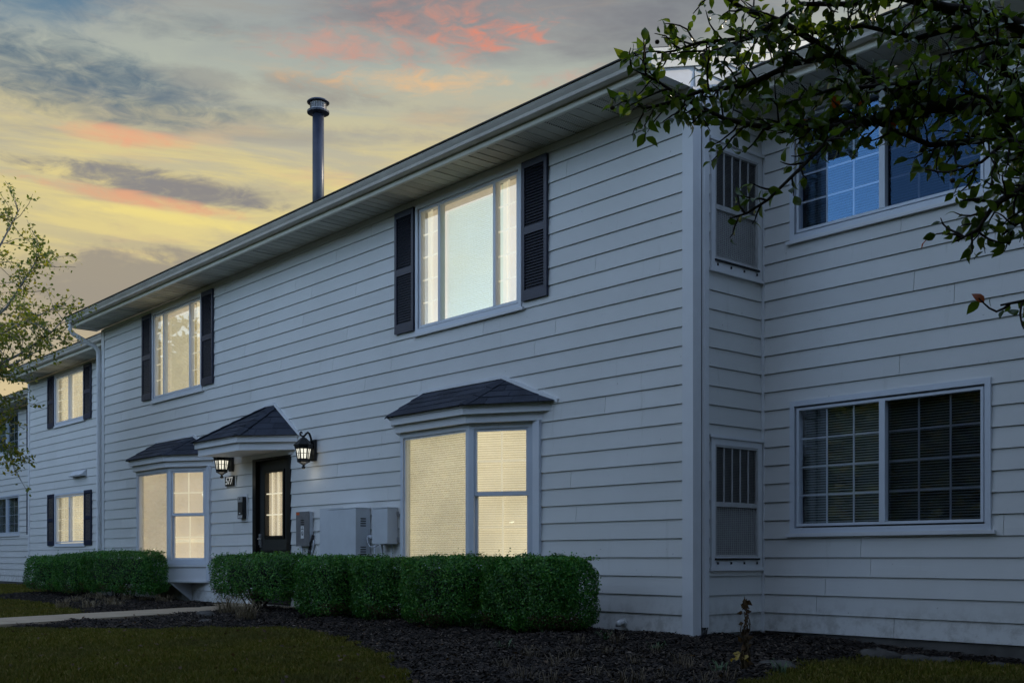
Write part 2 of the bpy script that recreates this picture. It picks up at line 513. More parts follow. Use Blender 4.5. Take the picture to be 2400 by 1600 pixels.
mat_leaf('apple_leaf_orange', [(0.40, 0.075, 0.015), (0.50, 0.13, 0.02)], 0.4, 0.4, 1.3)
mat_leaf('birch_leaf', [(0.07, 0.11, 0.018), (0.12, 0.165, 0.025), (0.19, 0.21, 0.034), (0.30, 0.26, 0.045)], 0.5, 0.4, 1.7, 0.4)
mat_leaf('far_leaf', [(0.03, 0.05, 0.012), (0.05, 0.075, 0.016), (0.09, 0.10, 0.022), (0.16, 0.13, 0.03)], 0.35, 0.5, 1.4, 0.3)
mat_glass('glass_lit', 0.07, (1, 1, 1), (0.9, 0.92, 0.9))
mat_glass('glass_dark', 0.07)
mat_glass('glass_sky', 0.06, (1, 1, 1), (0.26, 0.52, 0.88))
WARM = lin(206, 188, 146)
mat_lit('blind_warm', lin(208, 198, 166), 1.0, (0.5, 0.46, 0.38), 1.2)
mat_lit('blind_gap', lin(150, 134, 98), 0.75, (0.3, 0.27, 0.2))
mat_lit('curtain_warm', lin(208, 190, 158), 0.92, (0.5, 0.46, 0.40), 0.9)
mat_lit('shade_sky_glow', lin(206, 212, 176), 0.52, (0.55, 0.6, 0.58), 0.7)  # pale glow stands in for sky mirrored in the centre pane
mat_lit('muntin_lit', lin(228, 214, 176), 0.8, (0.7, 0.68, 0.6))
mat_lit('lamp_glass', lin(255, 250, 228), 0.95, (0.8, 0.8, 0.75))


# ------------------------------------------------------------------ mesh building
class Frame:
    """wall-local axes: s along the wall, n out of it, z up"""
    def __init__(s, o, sdir, ndir):
        s.o = Vector(o); s.s = Vector(sdir); s.n = Vector(ndir)
    def p(s, a, n, z): return s.o + s.s * a + s.n * n + Vector((0, 0, z))


WORLD = Frame((0, 0, 0), (1, 0, 0), (0, -1, 0))


class MB:
    def __init__(s, fr=WORLD): s.v = []; s.f = []; s.fr = fr
    def quadbox(s, pts):
        b = len(s.v); s.v += [tuple(p) for p in pts]
        s.f += [(b, b+3, b+2, b+1), (b+4, b+5, b+6, b+7), (b, b+1, b+5, b+4), (b+1, b+2, b+6, b+5), (b+2, b+3, b+7, b+6), (b+3, b, b+4, b+7)]
        return s
    def box(s, a0, a1, n0, n1, z0, z1):
        p = s.fr.p
        return s.quadbox([p(a0, n0, z0), p(a1, n0, z0), p(a1, n1, z0), p(a0, n1, z0), p(a0, n0, z1), p(a1, n0, z1), p(a1, n1, z1), p(a0, n1, z1)])
    def rim(s, a0, a1, z0, z1, w, n0, n1, wb=None, wt=None):
        """rectangular frame, pieces butted end to end"""
        wb = w if wb is None else wb; wt = w if wt is None else wt
        s.box(a0, a1, n0, n1, z0, z0 + wb); s.box(a0, a1, n0, n1, z1 - wt, z1)
        s.box(a0, a0 + w, n0, n1, z0 + wb, z1 - wt); s.box(a1 - w, a1, n0, n1, z0 + wb, z1 - wt)
        return s
    def poly(s, pts):
        b = len(s.v); s.v += [tuple(p) for p in pts]; s.f.append(tuple(range(b, b + len(pts)))); return s
    def prism(s, prof, a0, a1):
        """profile [(n,z)] swept along s"""
        b = len(s.v); k = len(prof)
        for a in (a0, a1): s.v += [tuple(s.fr.p(a, n, z)) for n, z in prof]
        s.f.append(tuple(range(b, b + k))); s.f.append(tuple(reversed(range(b + k, b + 2 * k))))
        for i in range(k): j = (i + 1) % k; s.f.append((b + i, b + k + i, b + k + j, b + j))
        return s
    def extrude(s, pts, d):
        b = len(s.v); k = len(pts); d = Vector(d)
        s.v += [tuple(p) for p in pts] + [tuple(Vector(p) + d) for p in pts]
        s.f.append(tuple(reversed(range(b, b + k)))); s.f.append(tuple(range(b + k, b + 2 * k)))
        for i in range(k): j = (i + 1) % k; s.f.append((b + i, b + j, b + k + j, b + k + i))
        return s
    def tube(s, pts, rad, sides=8, cap=True):
        pts = [Vector(p) for p in pts]
        rad = rad if isinstance(rad, (list, tuple)) else [rad] * len(pts)
        b = len(s.v); prev = None
        for i, p in enumerate(pts):
            t = (pts[min(i + 1, len(pts) - 1)] - pts[max(i - 1, 0)]).normalized()
            if prev is None:
                ref = Vector((0, 0, 1)) if abs(t.z) < 0.9 else Vector((1, 0, 0))
                u = t.cross(ref).normalized()
            else:
                u = (prev - t * prev.dot(t)).normalized()
            prev = u; w = t.cross(u)
            for k in range(sides):
                an = 2 * math.pi * k / sides
                s.v.append(tuple(p + (u * math.cos(an) + w * math.sin(an)) * rad[i]))
        for i in range(len(pts) - 1):
            for k in range(sides):
                j = (k + 1) % sides; o = b + i * sides
                s.f.append((o + k, o + j, o + sides + j, o + sides + k))
        if cap:
            s.f.append(tuple(reversed(range(b, b + sides)))); o = b + (len(pts) - 1) * sides
            s.f.append(tuple(range(o, o + sides)))
        return s
    def lathe(s, c, prof, sides=16, tilt=None):
        b = len(s.v); c = Vector(c); M = tilt or Matrix.Identity(3)
        for r, z in prof:
            for k in range(sides):
                an = 2 * math.pi * k / sides
                s.v.append(tuple(c + M @ Vector((r * math.cos(an), r * math.sin(an), z))))
        for i in range(len(prof) - 1):
            for k in range(sides):
                j = (k + 1) % sides; o = b + i * sides
                s.f.append((o + k, o + j, o + sides + j, o + sides + k))
        s.f.append(tuple(reversed(range(b, b + sides)))); o = b + (len(prof) - 1) * sides
        s.f.append(tuple(range(o, o + sides)))
        return s
    def mesh(s, name, mat, smooth=False):
        me = bpy.data.meshes.new(name)
        me.from_pydata(s.v, [], s.f)
        me.materials.append(MATS[mat])
        if smooth: me.polygons.foreach_set('use_smooth', [True] * len(me.polygons))
        return me
    def build(s, name, mat, parent=None, smooth=False, kind=None, recalc=True):
        me = s.mesh(name, mat, smooth)
        if recalc:
            import bmesh
            bm = bmesh.new(); bm.from_mesh(me)
            bmesh.ops.recalc_face_normals(bm, faces=bm.faces)
            bm.to_mesh(me); bm.free()
        return link(name, me, parent, kind)


def link(name, me, parent=None, kind=None):
    o = bpy.data.objects.new(name, me)
    COL.objects.link(o)
    if parent is not None:
        o.parent = parent
        if parent.parent is None:
            o.matrix_parent_inverse = Matrix.Translation(parent.location).inverted()
        else:
            gp = parent
            loc = Vector((0, 0, 0))
            while gp is not None:
                loc = loc + (gp.location if gp.parent is None else Vector((0, 0, 0))); gp = gp.parent
            o.matrix_parent_inverse = Matrix.Identity(4)
    if kind: o['kind'] = kind
    return o


def np_mesh(name, V, F, mat, kind=None, parent=None, smooth=False):
    """V (n,3), F (m,k) uniform polygon size"""
    me = bpy.data.meshes.new(name)
    V = np.asarray(V, np.float32); F = np.asarray(F, np.int32)
    me.vertices.add(len(V)); me.vertices.foreach_set('co', V.ravel())
    me.loops.add(F.size); me.loops.foreach_set('vertex_index', F.ravel())
    me.polygons.add(len(F))
    me.polygons.foreach_set('loop_start', np.arange(0, F.size, F.shape[1], dtype=np.int32))
    me.polygons.foreach_set('loop_total', np.full(len(F), F.shape[1], np.int32))
    if smooth: me.polygons.foreach_set('use_smooth', np.ones(len(F), bool))
    me.materials.append(MATS[mat])
    me.update(calc_edges=True)
    me.validate()
    return link(name, me, parent, kind)


def tag(o, label, cat, group=None):
    o['label'] = label; o['category'] = cat
    if group: o['group'] = group
    return o


def thing(name, label, cat, loc=(0, 0, 0), group=None):
    o = bpy.data.objects.new(name, None)
    COL.objects.link(o)
    o.location = loc; o.empty_display_size = 0.3
    return tag(o, label, cat, group)


def at(u, v, w):
    """survey helper: a point w metres away from the tripod in photo direction (u, v)"""
    return CAM + FWD * w + RGT * ((u - 1200) / 2600 * w) + Vector((0, 0, (1305 - v) / 2600 * w))


def onwall(u, Y):
    a = (u - 1200) / 2600
    d = FWD + RGT * a
    return CAM.x + (Y - CAM.y) / d.y * d.x


# ------------------------------------------------------------------ ground
BED = [(-7.9, 0.3), (-7.25, -1.5), (-6.2, -4.45), (-4.8, -2.5), (-3.87, -1.95), (-2.4, -2.25), (-0.85, -2.83), (0.62, -3.63),
       (1.3, -4.1), (2.2, -3.7), (2.25, -2.45), (1.5, -0.5), (1.62, 0.2), (2.4, 0.75), (4.0, 0.85), (4.0, 1.3), (-0.2, 1.3), (-0.2, 0.3)]
BED2 = [(-8.9, 0.3), (-8.35, -1.3), (-8.0, -2.6), (-9.4, -2.2), (-11.5, -1.75), (-14.0, -1.7), (-16.2, -1.6), (-16.6, -0.4), (-15.0, 1.2), (-14.2, 1.2), (-14.2, 0.3)]
PATH = [(-8.95, -0.02), (-7.85, -0.02), (-7.2, -1.5), (-5.9, -4.9), (-5.2, -7.5), (-4.5, -10.5), (-5.8, -10.8), (-6.5, -7.8), (-7.35, -4.4), (-8.35, -1.4)]


def inpoly(x, y, poly):
    x = np.asarray(x); y = np.asarray(y)
    r = np.zeros(x.shape, bool)
    j = len(poly) - 1
    for i in range(len(poly)):
        xi, yi = poly[i]; xj, yj = poly[j]
        c = ((yi > y) != (yj > y)) & (x < (xj - xi) * (y - yi) / (yj - yi + 1e-12) + xi)
        r ^= c; j = i
    return r


def sstep(v, a, b):
    t = np.clip((v - a) / (b - a), 0, 1)
    return t * t * (3 - 2 * t)


def gz(x, y):
    x = np.asarray(x, float); y = np.asarray(y, float)
    z = -0.075 + 0.055 * np.exp(-((y + 0.7) / 1.1) ** 2) * (1 - sstep(x, -0.8, 1.0))
    z = z - 0.075 * sstep(x, 0.4, 2.6)
    z = z + 0.012 * np.sin(x * 1.7 + y * 0.8) * np.sin(y * 1.3 - x * 0.4)
    return z


def grid_axis(lo, hi, step, far):
    a = list(np.arange(lo, hi + 1e-6, step))
    d = step; l = [lo]; h = [hi]
    while l[-1] > -far: d *= 1.5; l.append(l[-1] - d)
    d = step
    while h[-1] < far: d *= 1.5; h.append(h[-1] + d)
    return np.array(l[:0:-1] + a + h[1:])


def make_ground():
    xs = grid_axis(-24, 8, 0.25, 900); ys = grid_axis(-11, 2, 0.25, 900)
    X, Y = np.meshgrid(xs, ys)
    Zg = gz(X, Y)
    V = np.stack([X.ravel(), Y.ravel(), Zg.ravel()], 1)
    nx = len(xs)
    ii, jj = np.meshgrid(np.arange(nx - 1), np.arange(len(ys) - 1))
    b = (jj * nx + ii).ravel()
    np_mesh('ground', V, np.stack([b, b + 1, b + nx + 1, b + nx], 1), 'ground', 'structure', None, True)


def make_bed(poly, name):
    P = np.array(poly)
    st = 0.06
    xs = np.arange(P[:, 0].min() - 0.1, P[:, 0].max() + 0.15, st); ys = np.arange(P[:, 1].min() - 0.1, P[:, 1].max() + 0.15, st)
    X, Y = np.meshgrid(xs, ys)
    ins = inpoly(X + 0.05 * np.sin(Y * 9) , Y + 0.05 * np.sin(X * 11), poly)
    # blur the inside mask to get a mounded edge
    h = ins.astype(float)
    for _ in range(4):
        h = (h + np.roll(h, 1, 0) + np.roll(h, -1, 0) + np.roll(h, 1, 1) + np.roll(h, -1, 1)) / 5
    nz = rng.normal(0, 1, X.shape)
    nz = (nz + np.roll(nz, 1, 0) + np.roll(nz, 1, 1)) / 3
    lump = 0.02 * np.sin(X * 5.1 + 1.3 * np.sin(Y * 4)) * np.sin(Y * 6.3) + 0.012 * nz
    Zb = gz(X, Y) - 0.02 + h * 0.055 + lump * h
    V = np.stack([X.ravel(), Y.ravel(), Zb.ravel()], 1)
    nx = len(xs)
    ii, jj = np.meshgrid(np.arange(nx - 1), np.arange(len(ys) - 1))
    b = (jj * nx + ii).ravel()
    keep = (h.ravel()[b] > 0.12)
    b = b[keep]
    np_mesh(name, V, np.stack([b, b + 1, b + nx + 1, b + nx], 1), 'mulch', 'structure', None, True)
    return X, Y, Zb, h


def basis_from(nrm, spin):
    nrm = nrm / np.linalg.norm(nrm, axis=1, keepdims=True)
    ref = np.where(np.abs(nrm[:, 2:3]) < 0.9, np.array([[0, 0, 1.0]]), np.array([[1.0, 0, 0]]))
    u = np.cross(ref, nrm); u /= np.linalg.norm(u, axis=1, keepdims=True)
    w = np.cross(nrm, u)
    c, s = np.cos(spin)[:, None], np.sin(spin)[:, None]
    return u * c + w * s, -u * s + w * c, nrm


def scatter(points, nrm, spin, size, shape, faces):
    """copies of a small leaf shape (local x = length, y = width, z = normal)"""
    a, b, n = basis_from(nrm, spin)
    S = np.asarray(shape, float)
    V = points[:, None, :] + size[:, None, None] * (S[None, :, 0:1] * a[:, None, :] + S[None, :, 1:2] * b[:, None, :] + S[None, :, 2:3] * n[:, None, :])
    k = len(S)
    F = np.asarray(faces)[None] + (np.arange(len(points)) * k)[:, None, None]
    return V.reshape(-1, 3), F.reshape(-1, F.shape[-1])


QUAD = ([(0, 0, 0), (0.5, 0.32, 0.08), (1, 0, 0), (0.5, -0.32, 0.08)], [(0, 1, 2, 3)])
FOLD = ([(0, 0, 0), (0.35, 0.34, 0.12), (1, 0, -0.05), (0.35, -0.34, 0.12), (0.45, 0, 0.0)], [(0, 4, 1), (1, 4, 2), (2, 4, 3), (3, 4, 0)])
OVATE = ([(-0.02, 0, 0), (0.12, 0.16, 0.03), (0.32, 0.29, 0.08), (0.58, 0.26, 0.08), (0.82, 0.12, 0.0), (1.0, 0, -0.10),
          (0.82, -0.12, 0.0), (0.58, -0.26, 0.08), (0.32, -0.29, 0.08), (0.12, -0.16, 0.03), (0.33, 0, 0.02), (0.62, 0, 0.01)],
         [(0, 10, 1), (1, 10, 2), (2, 10, 3), (10, 11, 3), (3, 11, 4), (4, 11, 5), (5, 11, 6), (6, 11, 7), (7, 11, 10), (7, 10, 8), (8, 10, 9), (9, 10, 0)])
LEAF2 = ([(0, 0, 0), (0.45, 0.40, 0.13), (0.9, 0, -0.04), (0.45, -0.40, 0.13)], [(0, 1, 2), (0, 2, 3)])
CHIP = ([(-0.5, -0.16, 0), (0.5, -0.2, 0.02), (0.45, 0.18, 0), (-0.42, 0.2, 0.03), (0.0, 0.0, 0.10)], [(0, 1, 4), (1, 2, 4), (2, 3, 4), (3, 0, 4)])


def make_chips(beds):
    PV = []; PF = []; off = 0
    for (X, Y, Zb, h), n in beds:
        m = (h > 0.35)
        xs = X[m]; ys = Y[m]; zs = Zb[m]
        # more chips towards the camera
        wgt = 1.0 / np.maximum(4.0, np.hypot(xs - CAM.x, ys - CAM.y)) ** 1.5
        i = rng.choice(len(xs), n, p=wgt / wgt.sum())
        p = np.stack([xs[i] + rng.uniform(-.04, .04, n), ys[i] + rng.uniform(-.04, .04, n), zs[i] + rng.uniform(0.002, 0.014, n)], 1)
        nr = np.stack([rng.normal(0, .35, n), rng.normal(0, .35, n), np.ones(n)], 1)
        V, F = scatter(p, nr, rng.uniform(0, 6.28, n), rng.uniform(0.012, 0.045, n), *CHIP)
        PV.append(V); PF.append(F + off); off += len(V)
    np_mesh('mulch_chips', np.concatenate(PV), np.concatenate(PF), 'chip', 'stuff')


def make_grass():
    P = []
    def area(x0, x1, y0, y1, n, dens=None):
        x = rng.uniform(x0, x1, n); y = rng.uniform(y0, y1, n)
        jx = 0.06 * np.sin(y * 9); jy = 0.06 * np.sin(x * 11)
        ok = ~inpoly(x + jx, y + jy, BED) & ~inpoly(x + jx, y + jy, BED2) & ~inpoly(x, y, PATH)
        ok &= ~((y > -0.1) & (x < 0.1) & (x > -14.4)) & ~((y > 0.95)&(x > -22))
        return np.stack([x[ok], y[ok]], 1)
    P.append(area(-7.5, 2.5, -7.0, -1.7, 190000))
    P.append(area(1.3, 5.2, -4.5, 1.0, 60000))
    P.append(area(-30, -14, -8, 2.2, 60000))
    P.append(area(-14, -7, -9, -1.2, 60000))
    P = np.concatenate(P)
    # fringe of tufts that leans over the bed edge
    n = len(P)
    clump = 0.5 + 0.5 * np.sin(P[:, 0] * 7 + 2 * np.sin(P[:, 1] * 5)) * np.sin(P[:, 1] * 6 + 2 * np.sin(P[:, 0] * 4))
    h = rng.uniform(0.03, 0.06, n) * (0.75 + 0.5 * clump)
    w = rng.uniform(0.003, 0.006, n) * (1 + 0.05 * np.hypot(P[:, 0] - CAM.x, P[:, 1] - CAM.y))
    th = rng.uniform(0, 6.28, n); lean = rng.uniform(0.1, 0.75, n); la = rng.uniform(0, 6.28, n)
    z = gz(P[:, 0], P[:, 1]) - 0.004
    d = np.stack([np.cos(th) * w, np.sin(th) * w, np.zeros(n)], 1)
    b = np.stack([P[:, 0], P[:, 1], z], 1)
    l1 = np.stack([np.cos(la) * lean * h * 0.35, np.sin(la) * lean * h * 0.35, h * 0.6], 1)
    l2 = np.stack([np.cos(la) * lean * h, np.sin(la) * lean * h, h * (1 - 0.3 * lean)], 1)
    V = np.stack([b - d, b + d, b + l1 + d * 0.7, b + l1 - d * 0.7, b + l2], 1).reshape(-1, 3)
    k = np.arange(n)[:, None] * 5
    F = np.concatenate([k + np.array([[0, 1, 2]]), k + np.array([[0, 2, 3]]), k + np.array([[3, 2, 4]])])
    np_mesh('grass', V, F, 'grass', 'stuff')


def make_path():
    m = MB()
    top = [Vector((x, y, float(gz(x, y)) + 0.07)) for x, y in PATH]
    z = 0.0
    top = [Vector((p.x, p.y, -0.005 if p.y > -2 else -0.015)) for p in top]
    m.extrude([p - Vector((0, 0, 0.14)) for p in top], (0, 0, 0.14))
    o = m.build('path', 'concrete', None, False, 'structure')


make_ground()
bed_a = make_bed(BED, 'mulch_bed')
bed_b = make_bed(BED2, 'mulch_bed')
make_path()

# ------------------------------------------------------------------ the building
LAP = 0.178
Z_SOF = 5.02
HOUSE = thing('apartment_building', 'long two storey white clapboard apartment building with navy shutters and two bay windows', 'building', (0, 0, 0))

FA = Frame((0, 0, 0), (1, 0, 0), (0, -1, 0))
FB = Frame((0, 1.04, 0), (1, 0, 0), (0, -1, 0))       # right wing and near left wing stand 1.04 m back
FC = Frame((0, 2.3, 0), (1, 0, 0), (0, -1, 0))
FR = Frame((0, 0, 0), (0, 1, 0), (1, 0, 0))            # return wall between corner and right wing


def subtract(iv, cuts):
    out = [iv]
    for c0, c1 in cuts:
        nx = []
        for a0, a1 in out:
            if c1 <= a0 or c0 >= a1: nx.append((a0, a1)); continue
            if c0 > a0: nx.append((a0, c0))
            if c1 < a1: nx.append((c1, a1))
        out = nx
    return out


def siding(fr, a0, a1, z_top, openings, seam=3.4, z_bot=0.0, lo=None):
    """one object per clapboard; boards are cut around the openings"""
    k = int(round(z_bot / LAP))
    z0 = k * LAP
    ci = 0
    while z0 < z_top - 0.01:
        z1 = min(z0 + LAP, z_top)
        # butt joints
        js = [a0]; a = a0 + random.uniform(0.6, seam + 1.0)
        while a < a1 - 0.5: js.append(a); a += random.uniform(2.6, 4.9)
        js.append(a1)
        for b0, b1 in zip(js[:-1], js[1:]):
            zs = sorted(set([z0 + 0.0045, z1] + [min(max(o[2], z0 + 0.0045), z1) for o in openings] + [min(max(o[3], z0 + 0.0045), z1) for o in openings]))
            for za, zb in zip(zs[:-1], zs[1:]):
                if zb - za < 1e-4: continue
                zm = (za + zb) / 2
                cuts = [(o[0], o[1]) for o in openings if o[2] < zm < o[3]]
                for p0, p1 in subtract((b0 + 0.0022, b1 - 0.0022), cuts):
                    if p1 - p0 < 0.004: continue
                    def yy(z): return 0.020 - 0.015 * (z - z0) / LAP
                    q = fr.p
                    m = MB(fr)
                    m.quadbox([q(p0, -0.004, za), q(p1, -0.004, za), q(p1, yy(za), za), q(p0, yy(za), za),
                               q(p0, -0.004, zb), q(p1, -0.004, zb), q(p1, yy(zb), zb), q(p0, yy(zb), zb)])
                    m.build('plank', 'siding', HOUSE)

        z0 += LAP; ci += 1


# openings: s0, s1, z0, z1
WU1 = (-4.27, -2.36, 3.42, 4.94)
WU2 = (-12.04, -10.11, 3.42, 4.94)
DOOR = (-8.40, -7.29, 0.05, 2.165)
OPEN_A = [WU1, WU2, DOOR, (-4.44, -2.16, 0.33, 2.33), (-12.19, -9.90, 0.33, 2.33)]
BLOW = (0.36, 2.29, 0.955, 2.185)
BUP = (0.36, 2.29, 3.74, 4.94)
OPEN_B = [BLOW, BUP]
A2UP = (-20.07, -18.20, 3.78, 4.95)
A2LO = (-20.07, -18.16, 1.00, 2.18)
A3UP = [(-29.2, -26.85, 3.78, 4.95), (-25.65, -23.8, 3.78, 4.95)]
ACU = (0.23, 1.0, 3.41, 4.60)
ACL = (0.23, 1.0, 0.62, 1.83)

siding(FA, -14.27, -0.10, 4.95, OPEN_A)
siding(FB, 0.03, 9.0, 4.95, OPEN_B)
siding(FB, -21.9, -14.42, 4.95, [A2UP, A2LO])
siding(FR, 0.165, 1.02, 5.0, [ACU, ACL])


def far_siding():
    z = 0.0; 
    ops = A3UP + [(-29.2, -26.85, 1.35, 2.55), (-25.65, -23.8, 1.35, 2.55)]
    while z < 4.94:
        z1 = min(z + LAP, 4.95)
        for p0, p1 in subtract((-36.0, -22.02), [(o[0], o[1]) for o in ops if o[2] < z + 0.09 < o[3]]):
            q = FC.p
            MB(FC).quadbox([q(p0, -0.004, z + .006), q(p1, -0.004, z + .006), q(p1, 0.022, z + .006), q(p0, 0.022, z + .006), q(p0, -0.004, z1), q(p1, -0.004, z1), q(p1, 0.005, z1), q(p0, 0.005, z1)]).build('plank', 'siding', HOUSE)
        z += LAP


far_siding()

# solid body behind the boards, foundation
m = MB()
m.box(-14.38, -0.01, -9.0, -0.20, -0.3, 5.1)
m.box(-0.01, 9.0, -10.0, -1.24, -0.3, 5.1)
m.box(-21.98, -14.40, -9.6, -1.24, -0.3, 5.1)
m.box(-36.0, -22.0, -10.2, -2.50, -0.3, 5.1)
m.box(-0.19, -0.006, -1.2, -0.02, -0.3, 5.1)
m.build('wall', 'wall_core', HOUSE)
m = MB()
m.box(-14.40, -0.02, -0.19, 0.0, -0.4, -0.002)
m.box(-0.02, 9.0, -1.23, -1.04, -0.4, -0.003)
m.box(-0.18, -0.015, -1.04, -0.19, -0.4, -0.0025)
m.box(-22.0, -14.40, -1.23, -1.04, -0.4, -0.003)
m.box(-36.0, -22.0, -2.49, -2.30, -0.4, -0.003)
m.build('foundation', 'foundation', HOUSE)

# corner boards and friezes
MB(FA).box(-0.10, 0.028, -0.004, 0.030, -0.045, 5.02).build('corner_board', 'trim', HOUSE)
MB(FR).box(0.0, 0.085, -0.0, 0.0285, -0.043, 5.02).build('corner_board', 'trim', HOUSE)
MB(FR).box(1.02, 1.0385, -0.0, 0.045, -0.02, 5.02).build('corner_board', 'trim', HOUSE)
MB(FA).box(-14.40, -14.27, -0.02, 0.028, -0.02, 5.02).build('corner_board', 'trim', HOUSE)
MB(FB).box(-22.02, -21.90, -0.02, 0.028, -0.02, 5.02).build('corner_board', 'trim', HOUSE)
MB(FA).box(-14.27, -0.10, -0.004, 0.024, 4.952, 5.03).build('frieze_board', 'trim', HOUSE)
MB(FB).box(0.048, 9.0, -0.004, 0.024, 4.952, 5.03).build('frieze_board', 'trim', HOUSE)
MB(FB).box(-21.9, -14.42, -0.004, 0.024, 4.952, 5.03).build('frieze_board', 'trim', HOUSE)
MB(FC).box(-36, -22.02, -0.004, 0.024, 4.952, 5.03).build('frieze_board', 'trim', HOUSE)
# downpipe in the corner of the return wall and its black cable
pipe = MB().box(0.03, 0.066, -0.155, -0.095, 0.07, 5.0).build('conduit', 'trim', HOUSE)
MB().tube([(0.05, 0.125, 0.085), (0.055, 0.10, 0.03), (0.06, 0.03, -0.02), (0.05, -0.06, -0.045), (0.03, -0.14, -0.05)], 0.008, 6).build('cable', 'black', pipe, True)
MB().tube([(0.058, 0.14, 0.08), (0.07, 0.11, 0.015), (0.075, 0.03, -0.035), (0.07, -0.05, -0.055)], 0.006, 6).build('cable', 'black', pipe, True)


def eave(fr, a0, a1, endcap=None, rise_to=4.5, ridge_z=6.9, soff=True, rake=False):
    # soffit panels, each with its own locked edge
    a = a0; i = 0
    while a < a1 - 0.02:
        b = min(a + 0.305, a1)
        mm = MB(fr)
        mm.box(a + 0.004, b - 0.004, 0.026, 0.47, Z_SOF + 0.012, Z_SOF + 0.024)
        mm.box(a + 0.004, a + 0.018, 0.026, 0.47, Z_SOF + 0.004, Z_SOF + 0.012)
        mm.box((a + b) / 2 - 0.006, (a + b) / 2 + 0.006, 0.026, 0.47, Z_SOF + 0.006, Z_SOF + 0.012)
        mm.build('soffit_panel', 'soffit_vented' if i % 2 else 'soffit_plain', HOUSE)
        a = b; i += 1
    MB(fr).prism([(0.47, 5.03), (0.492, 5.03), (0.500, 5.038), (0.500, 5.20), (0.47, 5.20)], a0, a1).build('fascia', 'fascia', HOUSE)
    # K-style gutter
    gp = [(0.502, 5.095), (0.565, 5.095), (0.585, 5.105), (0.592, 5.135), (0.612, 5.165), (0.622, 5.185), (0.622, 5.197), (0.606, 5.197), (0.606, 5.187), (0.596, 5.17), (0.576, 5.14), (0.57, 5.108), (0.506, 5.105), (0.506, 5.19), (0.502, 5.19)]
    gu = MB(fr).prism(gp, a0 - 0.03, a1 + 0.03).build('gutter', 'gutter', HOUSE)
    ec = MB(fr)
    for s in (a0 - 0.033, a1 + 0.030): ec.prism([(0.502, 5.093), (0.567, 5.093), (0.589, 5.105), (0.596, 5.135), (0.616, 5.165), (0.625, 5.197), (0.502, 5.197)], s, s + 0.003)
    ec.build('end_cap', 'gutter', gu)
    # roof slopes
    run = rise_to + 0.58
    def zz(n): return ridge_z - (n + rise_to) * (ridge_z - 5.215) / run
    rp = [(0.60, zz(0.60)), (0.60, zz(0.60) + 0.022), (-rise_to, ridge_z + 0.03), (-2 * rise_to - 0.6, 5.24), (-2 * rise_to - 0.6, 5.20), (-rise_to, ridge_z)]
    rf = MB(fr).prism(rp, a0 - 0.03, a1 + 0.03).build('roof', 'roof', HOUSE)
    MB(fr).prism([(0.575, 5.199), (0.640, 5.199), (0.640, 5.212), (0.575, 5.214)], a0 - 0.032, a1 + 0.032).build('drip_edge', 'drip', rf)
    return rf


roof_a = eave(FA, -14.62, -0.08)
eave(FB, 0.10, 9.0, ridge_z=6.9)
eave(FB, -21.95, -14.42)
eave(FC, -36.0, -22.1)
# gable end of the main roof above the lower right wing: boxed end, boards and rake trim
m = MB(FR)
m.extrude([FR.p(-0.49, -0.10, 5.025), FR.p(0.02, -0.10, 5.025), FR.p(0.02, -0.10, 5.36), FR.p(-0.49, -0.10, 5.21)], (0.10, 0, 0))
m.build('eave_return', 'trim', HOUSE)
z = 5.03
while z < 6.8:
    n0 = max(0.022, (z + LAP - 5.215) / 0.332 - 0.58 - 0.1)
    MB(FR).quadbox([FR.p(n0, -0.02, z), FR.p(8.9 - n0, -0.02, z), FR.p(8.9 - n0, 0.017, z), FR.p(n0, 0.017, z), FR.p(n0, -0.02, z + LAP), FR.p(8.9 - n0, -0.02, z + LAP), FR.p(8.9 - n0, 0.004, z + LAP), FR.p(n0, 0.004, z + LAP)]).build('plank', 'siding', HOUSE)
    z += LAP
for off, w, nn in ((0.0, 0.09, 0.045), (0.092, 0.08, 0.032)):
    m = MB(FR)
    q = FR.p
    def rz(n): return 5.20 + (n + 0.58) * 0.3315 - off
    m.extrude([q(-0.60, -0.05, rz(-0.60)), q(-0.60, -0.05, rz(-0.60) - w), q(4.5, -0.05, rz(4.5) - w), q(4.5, -0.05, rz(4.5))], (nn + 0.05, 0, 0))
    m.build('rake_board', 'fascia', HOUSE)

# downspout at the far end of the main block
ds = MB()
ds.tube([(-14.55, -0.56, 5.10), (-14.55, -0.56, 4.98), (-14.53, -0.50, 4.90), (-14.44, -0.13, 4.70), (-14.42, -0.075, 4.62), (-14.42, -0.07, 4.45), (-14.42, -0.07, 0.15), (-14.42, -0.2, 0.03)], 0.042, 8)
ds.build('downspout', 'trim', HOUSE, True)


# ---- windows -------------------------------------------------------------
def slats(fr, a0, a1, z0, z1, n, pitch, tilt, width=0.025):
    m = MB(fr)
    z = z0
    dz = math.sin(tilt) * width / 2; dn = math.cos(tilt) * width / 2
    while z < z1:
        b = len(m.v); q = fr.p
        m.v += [tuple(q(a0, n + dn, z - dz)), tuple(q(a1, n + dn, z - dz)), tuple(q(a1, n + 0.002, z + 0.002)), tuple(q(a0, n + 0.002, z + 0.002)), tuple(q(a1, n - dn, z + dz)), tuple(q(a0, n - dn, z + dz))]
        m.f += [(b, b + 1, b + 2, b + 3), (b + 3, b + 2, b + 4, b + 5)]
        z += pitch * random.uniform(0.97, 1.03)
    return m


def pane(fr, a0, a1, z0, z1, n, mat, parent):
    MB(fr).box(a0, a1, n - 0.003, n, z0, z1).build('pane', mat, parent)


